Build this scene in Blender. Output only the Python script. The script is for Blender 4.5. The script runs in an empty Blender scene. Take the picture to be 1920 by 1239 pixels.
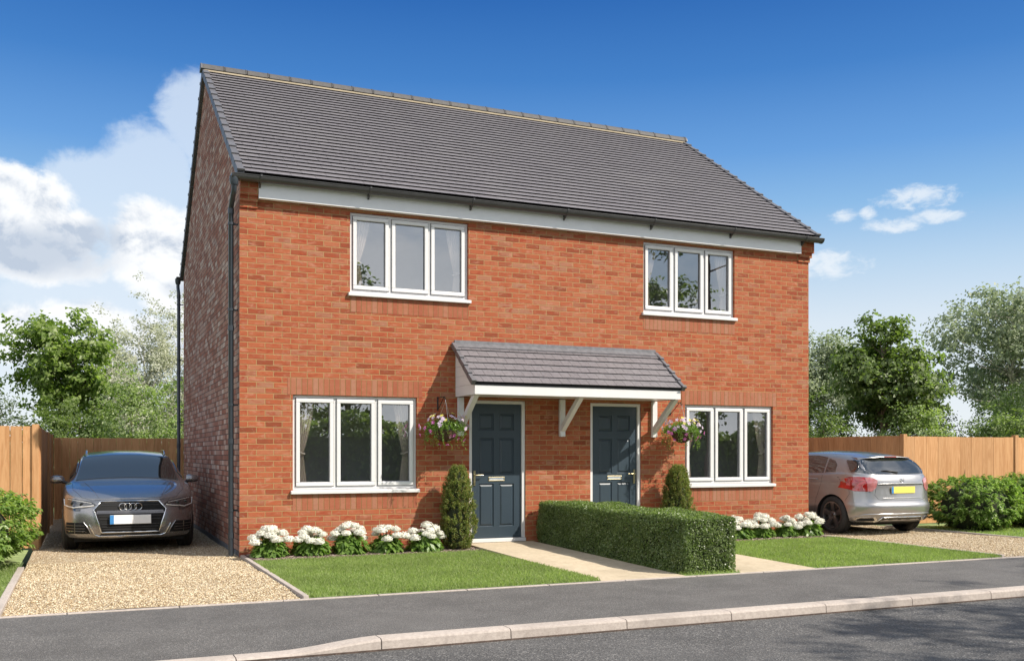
import bpy, bmesh, math, random
import numpy as np
from mathutils import Vector, Matrix
from mathutils.bvhtree import BVHTree
from mathutils.geometry import delaunay_2d_cdt

scene = bpy.context.scene
COL = scene.collection
R = math.radians

# ------------------------------------------------------------------ camera
cam_d = bpy.data.cameras.new("camera")
cam = bpy.data.objects.new("camera", cam_d)
COL.objects.link(cam)
cam.location = (-1.8963, -13.2902, 1.3732)
cam.rotation_euler = (R(90), 0, R(-23.669))
cam_d.sensor_width = 36.0
cam_d.lens = 34.435
cam_d.shift_y = 0.12005
cam_d.clip_start = 0.05
cam_d.clip_end = 3000
scene.camera = cam

# ------------------------------------------------------------------ light and exposure
SUN_DIR = Vector((1.0, -1.0, 1.395)).normalized()     # towards the sun
sun_d = bpy.data.lights.new("sun", 'SUN')
sun_d.energy = 4.1
sun_d.angle = R(0.6)
sun_d.color = (1.0, 0.925, 0.82)
sun = bpy.data.objects.new("sun", sun_d)
COL.objects.link(sun)
sun.rotation_euler = SUN_DIR.to_track_quat('Z', 'Y').to_euler()
sun.location = (20, -20, 30)

scene.view_settings.view_transform = 'Standard'
scene.view_settings.look = 'None'
scene.view_settings.gamma = 1.0
scene.view_settings.exposure = 0.76

# ------------------------------------------------------------------ node helpers
class NT:
    """small helper round a node tree"""
    def __init__(s, tree):
        s.t = tree
    def n(s, typ, **kw):
        nd = s.t.nodes.new(typ)
        for k, v in kw.items():
            setattr(nd, k, v)
        return nd
    def put(s, sock, v):
        if isinstance(v, bpy.types.NodeSocket):
            s.t.links.new(v, sock)
        elif v is not None:
            if hasattr(sock, 'default_value'):
                try:
                    sock.default_value = v
                except Exception:
                    if isinstance(v, (int, float)):
                        sock.default_value = (v, v, v)
                    else:
                        sock.default_value = tuple(v) + (1,)
    def m(s, op, a, b=None, c=None, clamp=False):
        nd = s.n('ShaderNodeMath', operation=op, use_clamp=clamp)
        s.put(nd.inputs[0], a)
        if b is not None: s.put(nd.inputs[1], b)
        if c is not None: s.put(nd.inputs[2], c)
        return nd.outputs[0]
    def mix(s, f, a, b, mode='MIX'):
        nd = s.n('ShaderNodeMix', data_type='RGBA', blend_type=mode)
        nd.clamp_factor = True
        s.put(nd.inputs[0], f)
        s.put(nd.inputs[6], a if isinstance(a, bpy.types.NodeSocket) else tuple(a) + (1,))
        s.put(nd.inputs[7], b if isinstance(b, bpy.types.NodeSocket) else tuple(b) + (1,))
        return nd.outputs[2]
    def smooth(s, v, a, b, lo=0.0, hi=1.0):
        nd = s.n('ShaderNodeMapRange', interpolation_type='SMOOTHSTEP')
        s.put(nd.inputs[0], v)
        nd.inputs[1].default_value = a; nd.inputs[2].default_value = b
        nd.inputs[3].default_value = lo; nd.inputs[4].default_value = hi
        return nd.outputs[0]
    def noise(s, vec, scale, detail=3, rough=0.55, dist=0.0):
        nd = s.n('ShaderNodeTexNoise')
        if vec is not None: s.put(nd.inputs['Vector'], vec)
        nd.inputs['Scale'].default_value = scale
        nd.inputs['Detail'].default_value = detail
        nd.inputs['Roughness'].default_value = rough
        nd.inputs['Distortion'].default_value = dist
        return nd.outputs[0]
    def ramp(s, v, stops, interp='LINEAR'):
        nd = s.n('ShaderNodeValToRGB')
        nd.color_ramp.interpolation = interp
        el = nd.color_ramp.elements
        while len(el) > 1: el.remove(el[-1])
        el[0].position = stops[0][0]; el[0].color = tuple(stops[0][1]) + (1,)
        for p, c in stops[1:]:
            e = el.new(p); e.color = tuple(c) + (1,)
        s.put(nd.inputs[0], v)
        return nd.outputs[0]
    def sep(s, v):
        nd = s.n('ShaderNodeSeparateXYZ'); s.put(nd.inputs[0], v); return nd.outputs
    def comb(s, x, y, z):
        nd = s.n('ShaderNodeCombineXYZ')
        for i, v in enumerate((x, y, z)): s.put(nd.inputs[i], v)
        return nd.outputs[0]
    def bump(s, h, strength=0.5, dist=0.01, normal=None):
        nd = s.n('ShaderNodeBump')
        nd.inputs['Strength'].default_value = strength
        nd.inputs['Distance'].default_value = dist
        s.put(nd.inputs['Height'], h)
        if normal is not None: s.put(nd.inputs['Normal'], normal)
        return nd.outputs[0]

def new_mat(name):
    m = bpy.data.materials.new(name)
    m.use_nodes = True
    nt = NT(m.node_tree)
    b = m.node_tree.nodes.get('Principled BSDF')
    return m, nt, b

def setp(nt, b, **kw):
    names = dict(color='Base Color', rough='Roughness', metal='Metallic', spec='Specular IOR Level', normal='Normal',
                 coat='Coat Weight', coatr='Coat Roughness', ior='IOR', trans='Transmission Weight', alpha='Alpha')
    for k, v in kw.items():
        sock = b.inputs[names[k]]
        if isinstance(v, (tuple, list)) and len(v) == 3: v = tuple(v) + (1,)
        nt.put(sock, v)

def objco(nt):
    return nt.n('ShaderNodeTexCoord').outputs['Object']

def simple(name, color, rough=0.5, metal=0.0, spec=0.5, var=0.06, scale=6.0, bump=0.0, bscale=60.0, coat=0.0, coatr=0.05):
    m, nt, b = new_mat(name)
    co = objco(nt)
    n = nt.noise(co, scale, 4)
    f = nt.smooth(n, 0.3, 0.7)
    c1 = tuple(max(0, c * (1 - var)) for c in color); c2 = tuple(min(1, c * (1 + var)) for c in color)
    setp(nt, b, color=nt.mix(f, c1, c2), rough=nt.m('ADD', rough - 0.03, nt.m('MULTIPLY', n, 0.06)), metal=metal, spec=spec, coat=coat, coatr=coatr)
    if bump > 0:
        setp(nt, b, normal=nt.bump(nt.noise(co, bscale, 3), bump, 0.004))
    return m

# ------------------------------------------------------------------ world: physical sky with procedural cloud
world = bpy.data.worlds.new("World")
scene.world = world
world.use_nodes = True
wt = NT(world.node_tree)
for nd in list(world.node_tree.nodes): world.node_tree.nodes.remove(nd)
sky = wt.n('ShaderNodeTexSky', sky_type='NISHITA')
sky.sun_disc = False
sky.sun_elevation = R(44.6)
sky.sun_rotation = R(135)
sky.altitude = 0
sky.air_density = 1.0
sky.dust_density = 0.6
sky.ozone_density = 2.2
gen = wt.n('ShaderNodeTexCoord').outputs['Generated']
dx, dy, dz = wt.sep(gen)
az = wt.m('MULTIPLY', wt.m('ARCTAN2', dx, dy), 57.2958)
el = wt.m('MULTIPLY', wt.m('ARCSINE', dz), 57.2958)
# clear-air gradient measured on the photograph: pale low down, saturated higher; above the view greyed for neutral fill
grad = wt.ramp(wt.m('DIVIDE', el, 40.0, clamp=True), [
    (0.00, (0.88, 0.93, 0.98)), (0.18, (0.75, 0.84, 0.93)), (0.26, (0.52, 0.70, 0.89)), (0.34, (0.27, 0.515, 0.83)),
    (0.415, (0.135, 0.36, 0.76)), (0.52, (0.045, 0.215, 0.60)), (0.62, (0.014, 0.135, 0.48)), (0.78, (0.09, 0.20, 0.40)), (1.0, (0.22, 0.34, 0.52))])
SKY_STR = 0.098
nrm = wt.n('ShaderNodeRGBToBW'); wt.put(nrm.inputs[0], sky.outputs[0])
skymix = wt.mix(0.90, sky.outputs[0], wt.mix(1.0, grad, (5.9, 5.9, 5.9), 'MULTIPLY'))
# cloud noise lives on the direction sphere
nvec = wt.comb(wt.m('MULTIPLY', az, 0.26), wt.m('MULTIPLY', el, 0.34), 3.3)
n1 = wt.noise(nvec, 1.0, 10, 0.62, 0.25)
nvec2 = wt.comb(wt.m('ADD', wt.m('MULTIPLY', az, 0.26), 0.12), wt.m('ADD', wt.m('MULTIPLY', el, 0.34), 0.20), 3.3)
n2 = wt.noise(nvec2, 1.0, 6, 0.60, 0.25)
def blob(a, e, ra, re, w=1.0):
    da = wt.m('DIVIDE', wt.m('SUBTRACT', az, a), ra)
    de = wt.m('DIVIDE', wt.m('SUBTRACT', el, e), re)
    r2 = wt.m('ADD', wt.m('MULTIPLY', da, da), wt.m('MULTIPLY', de, de))
    return wt.m('MULTIPLY', wt.m('SUBTRACT', 1.0, r2), w)
def field(blobs, floor=-3.0):
    f = None
    for b_ in blobs:
        x = blob(*b_)
        f = x if f is None else wt.m('MAXIMUM', f, x)
    return wt.m('MAXIMUM', f, floor)
# bright cumulus low left (azimuth and elevation in degrees)
B1 = field([(-4.6, 12.4, 4.2, 2.6), (-2.2, 10.9, 4.6, 2.1), (3.3, 11.2, 2.5, 2.5), (5.0, 10.3, 3.2, 2.8), (8.0, 10.0, 4.0, 3.2), (-3.8, 6.3, 3.4, 1.7), (0.0, 6.6, 3.2, 1.8), (3.4, 6.0, 3.2, 1.5), (-9, 9, 5, 5),
            (14, 8, 6, 4)])
d1 = wt.m('ADD', B1, wt.m('MULTIPLY', wt.m('SUBTRACT', n1, 0.48), 2.6))
a1 = wt.smooth(d1, -0.05, 0.50)
under = wt.smooth(wt.m('ADD', field([(-2.0, 10.5, 4.4, 1.5), (0.9, 11.4, 1.5, 1.1), (-6, 10.2, 3, 1.6), (6.5, 9.0, 2.5, 0.8), (12, 8, 3, 1)]), wt.m('MULTIPLY', wt.m('SUBTRACT', n2, 0.5), 1.2)), -0.4, 0.9)
# thinner, higher cloud behind
B2 = field([(5.8, 17.6, 2.6, 3.0), (3.6, 16.0, 3.0, 2.2), (0.8, 14.6, 3.2, 1.7), (9, 15.5, 4, 5), (4, 13.2, 6, 2.6), (3, 8.3, 11, 3.0), (0, 11.5, 6, 3.2)])
d2 = wt.m('ADD', B2, wt.m('MULTIPLY', wt.m('SUBTRACT', n1, 0.5), 2.6))
a2 = wt.m('MULTIPLY', wt.smooth(d2, -0.05, 0.75), 0.70)
# small scattered clouds on the right
B3 = field([(46.2, 13.6, 2.3, 0.75), (47.0, 12.5, 1.8, 0.45), (44.9, 12.2, 1.9, 0.50), (42.4, 12.9, 1.0, 0.42), (43.6, 13.0, 0.6, 0.42), (41.0, 10.4, 3.0, 0.9)])
n3 = wt.noise(wt.comb(wt.m('MULTIPLY', az, 0.9), wt.m('MULTIPLY', el, 1.7), 7.1), 1.0, 8, 0.64, 0.3)
d3 = wt.m('ADD', B3, wt.m('MULTIPLY', wt.m('SUBTRACT', n3, 0.5), 3.4))
a3 = wt.m('MULTIPLY', wt.smooth(d3, 0.0, 1.3), 0.75)
# broken cloud added outside the view to raise fill, also seen in reflections
away = wt.m('ABSOLUTE', wt.m('SUBTRACT', wt.m('MODULO', wt.m('ADD', az, 336 + 180), 360.0), 180.0))   # degrees from the camera's view direction
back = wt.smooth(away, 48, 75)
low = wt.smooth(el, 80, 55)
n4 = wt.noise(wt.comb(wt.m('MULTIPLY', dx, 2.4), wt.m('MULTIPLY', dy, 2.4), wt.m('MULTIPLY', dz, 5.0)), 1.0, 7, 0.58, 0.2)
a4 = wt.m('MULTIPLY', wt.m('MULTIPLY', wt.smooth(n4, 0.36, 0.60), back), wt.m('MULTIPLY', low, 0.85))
# cloud shading: sunlit tops, greyer undersides
relief = wt.m('SUBTRACT', n1, n2)
sh = wt.m('SUBTRACT', wt.smooth(wt.m('ADD', wt.m('MULTIPLY', relief, 2.4), wt.m('MULTIPLY', wt.m('SUBTRACT', 0.9, d1), 0.10)), -0.55, 0.10), wt.m('MULTIPLY', under, 0.85), clamp=True)
ccol = wt.mix(sh, (3.25, 3.75, 4.5), (6.1, 6.2, 6.3))
c = wt.mix(a2, skymix, (4.6, 5.2, 5.9))
c = wt.mix(a1, c, ccol)
c = wt.mix(a3, c, (5.4, 5.7, 6.0))
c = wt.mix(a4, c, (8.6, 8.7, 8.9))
bg = wt.n('ShaderNodeBackground'); wt.put(bg.inputs[0], c); bg.inputs[1].default_value = SKY_STR
wo = wt.n('ShaderNodeOutputWorld'); world.node_tree.links.new(bg.outputs[0], wo.inputs[0])

# ------------------------------------------------------------------ mesh helpers
class MB:
    def __init__(s): s.v = []; s.f = []; s.mi = []
    def add(s, vs, fs, mi=0):
        o = len(s.v); s.v += [tuple(p) for p in vs]
        for f in fs: s.f.append(tuple(i + o for i in f)); s.mi.append(mi)
    def box(s, x0, x1, y0, y1, z0, z1, mi=0):
        vs = [(x0, y0, z0), (x1, y0, z0), (x1, y1, z0), (x0, y1, z0), (x0, y0, z1), (x1, y0, z1), (x1, y1, z1), (x0, y1, z1)]
        s.add(vs, [(0, 3, 2, 1), (4, 5, 6, 7), (0, 1, 5, 4), (1, 2, 6, 5), (2, 3, 7, 6), (3, 0, 4, 7)], mi)
    def quad(s, a, b, c, d, mi=0): s.add([a, b, c, d], [(0, 1, 2, 3)], mi)
    def prism(s, poly, fn, h0, h1, mi=0):
        """poly of 2D points, fn(p, h) -> 3D"""
        n = len(poly)
        vs = [fn(p, h0) for p in poly] + [fn(p, h1) for p in poly]
        fs = [tuple(range(n - 1, -1, -1)), tuple(range(n, 2 * n))] + [(i, (i + 1) % n, n + (i + 1) % n, n + i) for i in range(n)]
        s.add(vs, fs, mi)
    def tube(s, pts, r, seg=8, mi=0, cap=True, radii=None):
        pts = [Vector(p) for p in pts]
        rings = []
        up = Vector((0, 0, 1))
        prev = None
        for i, p in enumerate(pts):
            d = (pts[min(i + 1, len(pts) - 1)] - pts[max(i - 1, 0)])
            if d.length < 1e-9: d = Vector((0, 0, 1))
            d.normalize()
            if prev is None:
                a = d.cross(up)
                if a.length < 1e-3: a = d.cross(Vector((1, 0, 0)))
            else:
                a = prev - d * prev.dot(d)
                if a.length < 1e-4: a = d.cross(up)
            a.normalize(); prev = a
            b = d.cross(a)
            rr = radii[i] if radii else r
            rings.append([p + (a * math.cos(t) + b * math.sin(t)) * rr for t in [2 * math.pi * k / seg for k in range(seg)]])
        vs = [q for ring in rings for q in ring]
        fs = []
        for i in range(len(pts) - 1):
            for k in range(seg):
                k2 = (k + 1) % seg
                fs.append((i * seg + k, i * seg + k2, (i + 1) * seg + k2, (i + 1) * seg + k))
        if cap:
            fs.append(tuple(range(seg - 1, -1, -1)))
            fs.append(tuple((len(pts) - 1) * seg + k for k in range(seg)))
        s.add(vs, fs, mi)
    def lathe(s, prof, seg=24, axis='x', c=(0, 0, 0), mi=0, close=False):
        """prof list of (along, radius)"""
        vs = []
        for a, r in prof:
            for k in range(seg):
                t = 2 * math.pi * k / seg
                u, w = r * math.cos(t), r * math.sin(t)
                p = (a, u, w) if axis == 'x' else ((u, a, w) if axis == 'y' else (u, w, a))
                vs.append((p[0] + c[0], p[1] + c[1], p[2] + c[2]))
        fs = []
        n = len(prof)
        for i in range(n if close else n - 1):
            j = (i + 1) % n
            for k in range(seg):
                k2 = (k + 1) % seg
                fs.append((i * seg + k, i * seg + k2, j * seg + k2, j * seg + k))
        s.add(vs, fs, mi)
    def build(s, name, mats, parent=None, smooth=None, bevel=0, loc=None, recalc=True):
        me = bpy.data.meshes.new(name)
        me.from_pydata(s.v, [], s.f)
        if not isinstance(mats, (list, tuple)): mats = [mats]
        for m in mats: me.materials.append(m)
        me.polygons.foreach_set('material_index', s.mi)
        if recalc:
            bm = bmesh.new(); bm.from_mesh(me)
            bmesh.ops.recalc_face_normals(bm, faces=bm.faces)
            bm.to_mesh(me); bm.free()
        o = bpy.data.objects.new(name, me)
        COL.objects.link(o)
        if parent: o.parent = parent
        if loc: o.location = loc
        if bevel:
            md = o.modifiers.new('bevel', 'BEVEL'); md.width = bevel; md.segments = 2; md.limit_method = 'ANGLE'; md.angle_limit = R(40)
        if smooth is not None:
            me.polygons.foreach_set('use_smooth', [True] * len(me.polygons))
            if smooth < 180:
                me.set_sharp_from_angle(angle=R(smooth))
        me.update()
        return o

def tag(o, label=None, cat=None, group=None, kind=None):
    if label: o['label'] = label
    if cat: o['category'] = cat
    if group: o['group'] = group
    if kind: o['kind'] = kind
    return o

def empty(name, loc=(0, 0, 0), rz=0.0):
    o = bpy.data.objects.new(name, None)
    COL.objects.link(o)
    o.location = loc; o.rotation_euler = (0, 0, rz)
    o.empty_display_size = 0.2
    return o

def np_mesh(name, V, F, mats, parent=None, mi=None, smooth=False):
    """fast mesh from numpy arrays, F is (n, 3|4)"""
    V = np.asarray(V, dtype=np.float32); F = np.asarray(F, dtype=np.int32)
    k = F.shape[1]
    me = bpy.data.meshes.new(name)
    me.vertices.add(len(V)); me.vertices.foreach_set('co', V.ravel())
    me.loops.add(F.size); me.loops.foreach_set('vertex_index', F.ravel())
    me.polygons.add(len(F))
    me.polygons.foreach_set('loop_start', np.arange(0, F.size, k, dtype=np.int32))
    me.polygons.foreach_set('loop_total', np.full(len(F), k, dtype=np.int32))
    if not isinstance(mats, (list, tuple)): mats = [mats]
    for m in mats: me.materials.append(m)
    if mi is not None: me.polygons.foreach_set('material_index', np.asarray(mi, dtype=np.int32))
    if smooth: me.polygons.foreach_set('use_smooth', np.ones(len(F), dtype=bool))
    me.update(calc_edges=True)
    o = bpy.data.objects.new(name, me)
    COL.objects.link(o)
    if parent: o.parent = parent
    return o

# ------------------------------------------------------------------ materials
def brick_mat(name, bw, bh, vertical=False, stops=None, mortar=(0.39, 0.255, 0.115), blot=0.5, mw=0.0043, stagger=True):
    m, nt, b = new_mat(name)
    co = objco(nt)
    x, y, z = nt.sep(co)
    geo = nt.n('ShaderNodeNewGeometry')
    nx, ny, nz = nt.sep(geo.outputs['True Normal'])
    side = nt.m('GREATER_THAN', nt.m('ABSOLUTE', nx), 0.6)
    u = nt.m('ADD', nt.m('MULTIPLY', x, nt.m('SUBTRACT', 1.0, side)), nt.m('MULTIPLY', y, side))
    wob = nt.noise(co, 14, 3)
    wv = nt.m('MULTIPLY', nt.m('SUBTRACT', wob, 0.5), 0.005)
    u = nt.m('ADD', nt.m('ADD', u, 40 * bw + 0.005), wv)
    v = nt.m('ADD', nt.m('ADD', z, 8 * bh), wv)
    row = nt.m('FLOOR', nt.m('DIVIDE', v, bh))
    if stagger:
        u = nt.m('ADD', u, nt.m('MULTIPLY', nt.m('MODULO', row, 2.0), bw * 0.5))
    col = nt.m('FLOOR', nt.m('DIVIDE', u, bw))
    fu = nt.m('MULTIPLY', nt.m('FRACT', nt.m('DIVIDE', u, bw)), bw)
    fv = nt.m('MULTIPLY', nt.m('FRACT', nt.m('DIVIDE', v, bh)), bh)
    du = nt.m('MINIMUM', fu, nt.m('SUBTRACT', bw, fu))
    dv = nt.m('MINIMUM', fv, nt.m('SUBTRACT', bh, fv))
    d = nt.m('MINIMUM', du, dv)
    face = nt.smooth(d, mw * 0.75, mw * 1.45)
    wn = nt.n('ShaderNodeTexWhiteNoise', noise_dimensions='3D')
    nt.put(wn.inputs['Vector'], nt.comb(col, row, side))
    rnd = wn.outputs[0]
    base = nt.ramp(rnd, stops)
    # drag marks and blotches within bricks, shifted per brick
    bv = nt.comb(nt.m('ADD', nt.m('MULTIPLY', u, 7.0), nt.m('MULTIPLY', rnd, 31.0)), nt.m('MULTIPLY', v, 16.0), nt.m('MULTIPLY', rnd, 17.0))
    bl = nt.noise(bv, 1.0, 4, 0.6, 0.6)
    base = nt.mix(nt.m('MULTIPLY', nt.smooth(bl, 0.52, 0.70), blot), base, (0.27, 0.040, 0.018))
    base = nt.mix(nt.m('MULTIPLY', nt.smooth(bl, 0.46, 0.30), blot * 0.8), base, (0.43, 0.205, 0.13))
    sm = nt.noise(nt.comb(nt.m('MULTIPLY', u, 13.0), nt.m('MULTIPLY', v, 26.0), nt.m('MULTIPLY', rnd, 23.0)), 1.0, 3, 0.6, 0.8)
    base = nt.mix(nt.m('MULTIPLY', nt.smooth(sm, 0.56, 0.70), 0.45 * blot), base, (0.33, 0.19, 0.145))
    base = nt.mix(nt.m('MULTIPLY', nt.smooth(sm, 0.42, 0.30), 0.45 * blot), base, (0.40, 0.075, 0.025))
    fine = nt.noise(co, 160, 2)
    base = nt.mix(nt.smooth(fine, 0.35, 0.75, 0.0, 0.25), base, (0.22, 0.06, 0.03))
    big = nt.noise(co, 0.8, 3)
    base = nt.mix(nt.smooth(big, 0.35, 0.7, 0.0, 0.14), base, (0.30, 0.10, 0.05))
    mor = nt.mix(nt.noise(co, 60, 3), mortar, tuple(c * 0.78 for c in mortar))
    colr = nt.mix(face, mor, base)
    h = nt.m('ADD', nt.m('MULTIPLY', face, 1.0), nt.m('MULTIPLY', fine, 0.12))
    setp(nt, b, color=colr, rough=0.88, spec=0.25, normal=nt.bump(h, 0.75, 0.006))
    return m

RED = [(0.0, (0.20, 0.050, 0.022)), (0.12, (0.295, 0.073, 0.033)), (0.4, (0.36, 0.104, 0.045)), (0.65, (0.335, 0.086, 0.037)), (0.85, (0.37, 0.132, 0.066)), (0.94, (0.31, 0.145, 0.088)), (1.0, (0.26, 0.068, 0.029))]
GAB = [(0.0, (0.17, 0.088, 0.068)), (0.2, (0.25, 0.105, 0.072)), (0.45, (0.38, 0.265, 0.215)), (0.7, (0.24, 0.10, 0.072)), (0.85, (0.48, 0.39, 0.34)), (1.0, (0.25, 0.17, 0.145))]  # varied gable bricks; the shaded wall's greyer tone is put into the colour
M_brick = brick_mat('red_brick', 0.225, 0.075, stops=RED, blot=0.85)
M_gable = brick_mat('shade_greyed_brick_mix', 0.225, 0.075, stops=GAB, blot=0.3, mortar=(0.075, 0.055, 0.05))
M_sold = brick_mat('soldier_brick', 0.075, 50.0, stops=[(0, (0.29, 0.085, 0.046)), (0.5, (0.34, 0.125, 0.068)), (1, (0.34, 0.17, 0.11))], blot=0.3, mortar=(0.27, 0.15, 0.06), mw=0.0042, stagger=False)

def island_tone(nt, amount=0.2):
    geo = nt.n('ShaderNodeNewGeometry')
    return nt.m('ADD', 1.0 - amount, nt.m('MULTIPLY', geo.outputs['Random Per Island'], 2 * amount))

def tile_mat():
    m, nt, b = new_mat('concrete_tile')
    co = objco(nt)
    t = island_tone(nt, 0.05)
    n = nt.noise(co, 22, 4)
    n2 = nt.noise(co, 1.1, 3)
    c = nt.mix(nt.smooth(n, 0.3, 0.7), (0.128, 0.119, 0.128), (0.166, 0.154, 0.164))
    c = nt.mix(nt.smooth(n2, 0.4, 0.7, 0, 0.3), c, (0.185, 0.174, 0.176))
    c = nt.mix(1.0, c, nt.comb(t, t, t), 'MULTIPLY')
    setp(nt, b, color=c, rough=0.58, spec=0.42, normal=nt.bump(nt.noise(co, 300, 2), 0.25, 0.002))
    return m
M_tile = tile_mat()
M_tiledark = simple('tile_edge_shade', (0.030, 0.028, 0.030), 0.8, var=0.15)  # shade between tile rows put into the edge colour; the deck shares it
M_ridge = simple('ridge_concrete', (0.072, 0.068, 0.066), 0.7, var=0.15, scale=12)
M_mortar = simple('cream_mortar', (0.30, 0.25, 0.17), 0.9, var=0.10, bump=0.3)
M_verge = simple('verge_plastic', (0.11, 0.108, 0.118), 0.5, var=0.10)
M_gutter = simple('gutter_plastic', (0.055, 0.055, 0.056), 0.32, var=0.08, spec=0.5)
M_pipe = simple('downpipe_plastic', (0.030, 0.038, 0.048), 0.35, var=0.08)
M_white = simple('white_upvc', (0.66, 0.65, 0.645), 0.35, var=0.015, spec=0.5)
M_fascia = simple('fascia_board', (0.74, 0.745, 0.76), 0.45, var=0.02)
M_gasket = simple('gasket_rubber', (0.16, 0.165, 0.175), 0.6)
M_lead = simple('lead_flashing', (0.12, 0.12, 0.13), 0.6, var=0.2, scale=14)
def door_mat():
    m, nt, b = new_mat('door_paint')
    co = objco(nt)
    x, y, z = nt.sep(co)
    g = nt.noise(nt.comb(nt.m('MULTIPLY', x, 70), nt.m('MULTIPLY', y, 70), nt.m('MULTIPLY', z, 4)), 1.0, 4, 0.6, 0.4)
    setp(nt, b, color=nt.mix(g, (0.028, 0.044, 0.060), (0.035, 0.053, 0.070)), rough=0.38, spec=0.5, normal=nt.bump(g, 0.25, 0.0015))
    return m
M_door = door_mat()
M_brass = simple('brushed_gold', (0.55, 0.47, 0.30), 0.28, metal=1.0, var=0.05)
M_steel = simple('brushed_steel', (0.62, 0.62, 0.58), 0.3, metal=1.0, var=0.05)
M_iron = simple('wrought_iron', (0.015, 0.015, 0.015), 0.45)
M_plaster = simple('interior_plaster', (0.82, 0.81, 0.80), 0.9, var=0.03)
M_floor_in = simple('interior_carpet', (0.62, 0.58, 0.53), 0.95)

def glass_mat(name, refl, tint):
    m, nt, b = new_mat(name)
    m.node_tree.nodes.remove(b)
    tr = nt.n('ShaderNodeBsdfTransparent'); tr.inputs[0].default_value = tuple(tint) + (1,)
    gl = nt.n('ShaderNodeBsdfGlossy'); gl.inputs['Roughness'].default_value = 0.0
    gl.inputs[0].default_value = (0.95, 0.97, 1.0, 1)
    lw = nt.n('ShaderNodeLayerWeight'); lw.inputs[0].default_value = 0.35
    f = nt.m('ADD', refl, nt.m('MULTIPLY', lw.outputs['Fresnel'], 0.45), clamp=True)
    wv = nt.noise(objco(nt), 1.3, 1)
    nt.put(gl.inputs['Normal'], nt.bump(wv, 0.10, 0.02))
    mx = nt.n('ShaderNodeMixShader')
    nt.put(mx.inputs[0], f); nt.t.links.new(tr.outputs[0], mx.inputs[1]); nt.t.links.new(gl.outputs[0], mx.inputs[2])
    out = nt.t.nodes.get('Material Output'); nt.t.links.new(mx.outputs[0], out.inputs[0])
    return m
M_glass = glass_mat('window_glass', 0.27, (0.95, 0.96, 0.97))

def cloth_mat():
    m, nt, b = new_mat('curtain_cloth')
    co = objco(nt)
    n = nt.noise(co, 220, 2)
    setp(nt, b, color=nt.mix(n, (0.72, 0.62, 0.54), (0.80, 0.71, 0.63)), rough=0.95, spec=0.1, normal=nt.bump(n, 0.2, 0.002))
    return m
M_cloth = cloth_mat()

def asphalt(name, c1, c2, sc, light):
    m, nt, b = new_mat(name)
    co = objco(nt)
    vo = nt.n('ShaderNodeTexVoronoi'); nt.put(vo.inputs['Vector'], co); vo.inputs['Scale'].default_value = sc
    sp = nt.sep(vo.outputs['Color'])[0]
    base = nt.ramp(sp, [(0, c1), (0.55, c2), (0.82, c2), (0.92, light), (1.0, light)])
    n = nt.noise(co, 2.2, 4, 0.6)
    base = nt.mix(nt.smooth(n, 0.35, 0.7, 0, 0.4), base, tuple(c * 0.72 for c in c1))
    n2 = nt.noise(co, 0.35, 3, 0.6)
    base = nt.mix(nt.smooth(n2, 0.45, 0.62, 0, 0.30), base, tuple(c * 1.25 for c in c2))
    h = nt.m('ADD', vo.outputs['Distance'], nt.m('MULTIPLY', nt.noise(co, sc * 1.7, 2), 0.5))
    setp(nt, b, color=base, rough=0.85, spec=0.35, normal=nt.bump(h, 0.9, 0.006))
    return m
M_road = asphalt('road_asphalt', (0.050, 0.049, 0.049), (0.100, 0.097, 0.095), 85, (0.22, 0.21, 0.20))
M_pave = asphalt('pavement_asphalt', (0.085, 0.081, 0.078), (0.125, 0.119, 0.114), 120, (0.21, 0.20, 0.19))

def stone_mat(name, c1, c2, sc=35):
    m, nt, b = new_mat(name)
    co = objco(nt)
    n = nt.noise(co, sc, 5, 0.65); n2 = nt.noise(co, 1.7, 4, 0.6)
    t = island_tone(nt, 0.05)
    c = nt.mix(nt.smooth(n, 0.3, 0.72), c1, c2)
    c = nt.mix(nt.smooth(n2, 0.45, 0.75, 0, 0.45), c, tuple(x * 0.72 for x in c1))
    n3 = nt.noise(co, 6.0, 4, 0.7, 0.5)
    c = nt.mix(nt.smooth(n3, 0.56, 0.72, 0, 0.35), c, tuple(x * 0.6 for x in c1))
    c = nt.mix(1.0, c, nt.comb(t, t, t), 'MULTIPLY')
    setp(nt, b, color=c, rough=0.85, spec=0.3, normal=nt.bump(nt.noise(co, 140, 3), 0.5, 0.003))
    return m
M_kerb = stone_mat('kerb_concrete', (0.36, 0.31, 0.275), (0.46, 0.405, 0.36))
M_slab = stone_mat('path_concrete', (0.45, 0.37, 0.26), (0.54, 0.455, 0.33), 18)
M_dpc = simple('slate_plinth', (0.10, 0.11, 0.13), 0.7, var=0.15)

def gravel_mat():
    m, nt, b = new_mat('gravel')
    co = objco(nt)
    vo = nt.n('ShaderNodeTexVoronoi'); nt.put(vo.inputs['Vector'], co); vo.inputs['Scale'].default_value = 66; vo.inputs['Randomness'].default_value = 1.0
    sp = nt.sep(vo.outputs['Color'])[0]
    c = nt.ramp(sp, [(0, (0.18, 0.115, 0.055)), (0.25, (0.37, 0.27, 0.165)), (0.5, (0.49, 0.385, 0.255)), (0.75, (0.59, 0.49, 0.355)), (1.0, (0.76, 0.69, 0.53))])
    gap = nt.smooth(vo.outputs['Distance'], 0.45, 0.75)
    c = nt.mix(nt.m('MULTIPLY', gap, 0.75), c, (0.16, 0.11, 0.065))
    n = nt.noise(co, 1.6, 4)
    c = nt.mix(nt.smooth(n, 0.4, 0.7, 0, 0.25), c, (0.40, 0.29, 0.17))
    setp(nt, b, color=c, rough=0.85, spec=0.25, normal=nt.bump(nt.m('SUBTRACT', 1.0, vo.outputs['Distance']), 1.0, 0.012))
    return m
M_gravel = gravel_mat()
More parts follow.
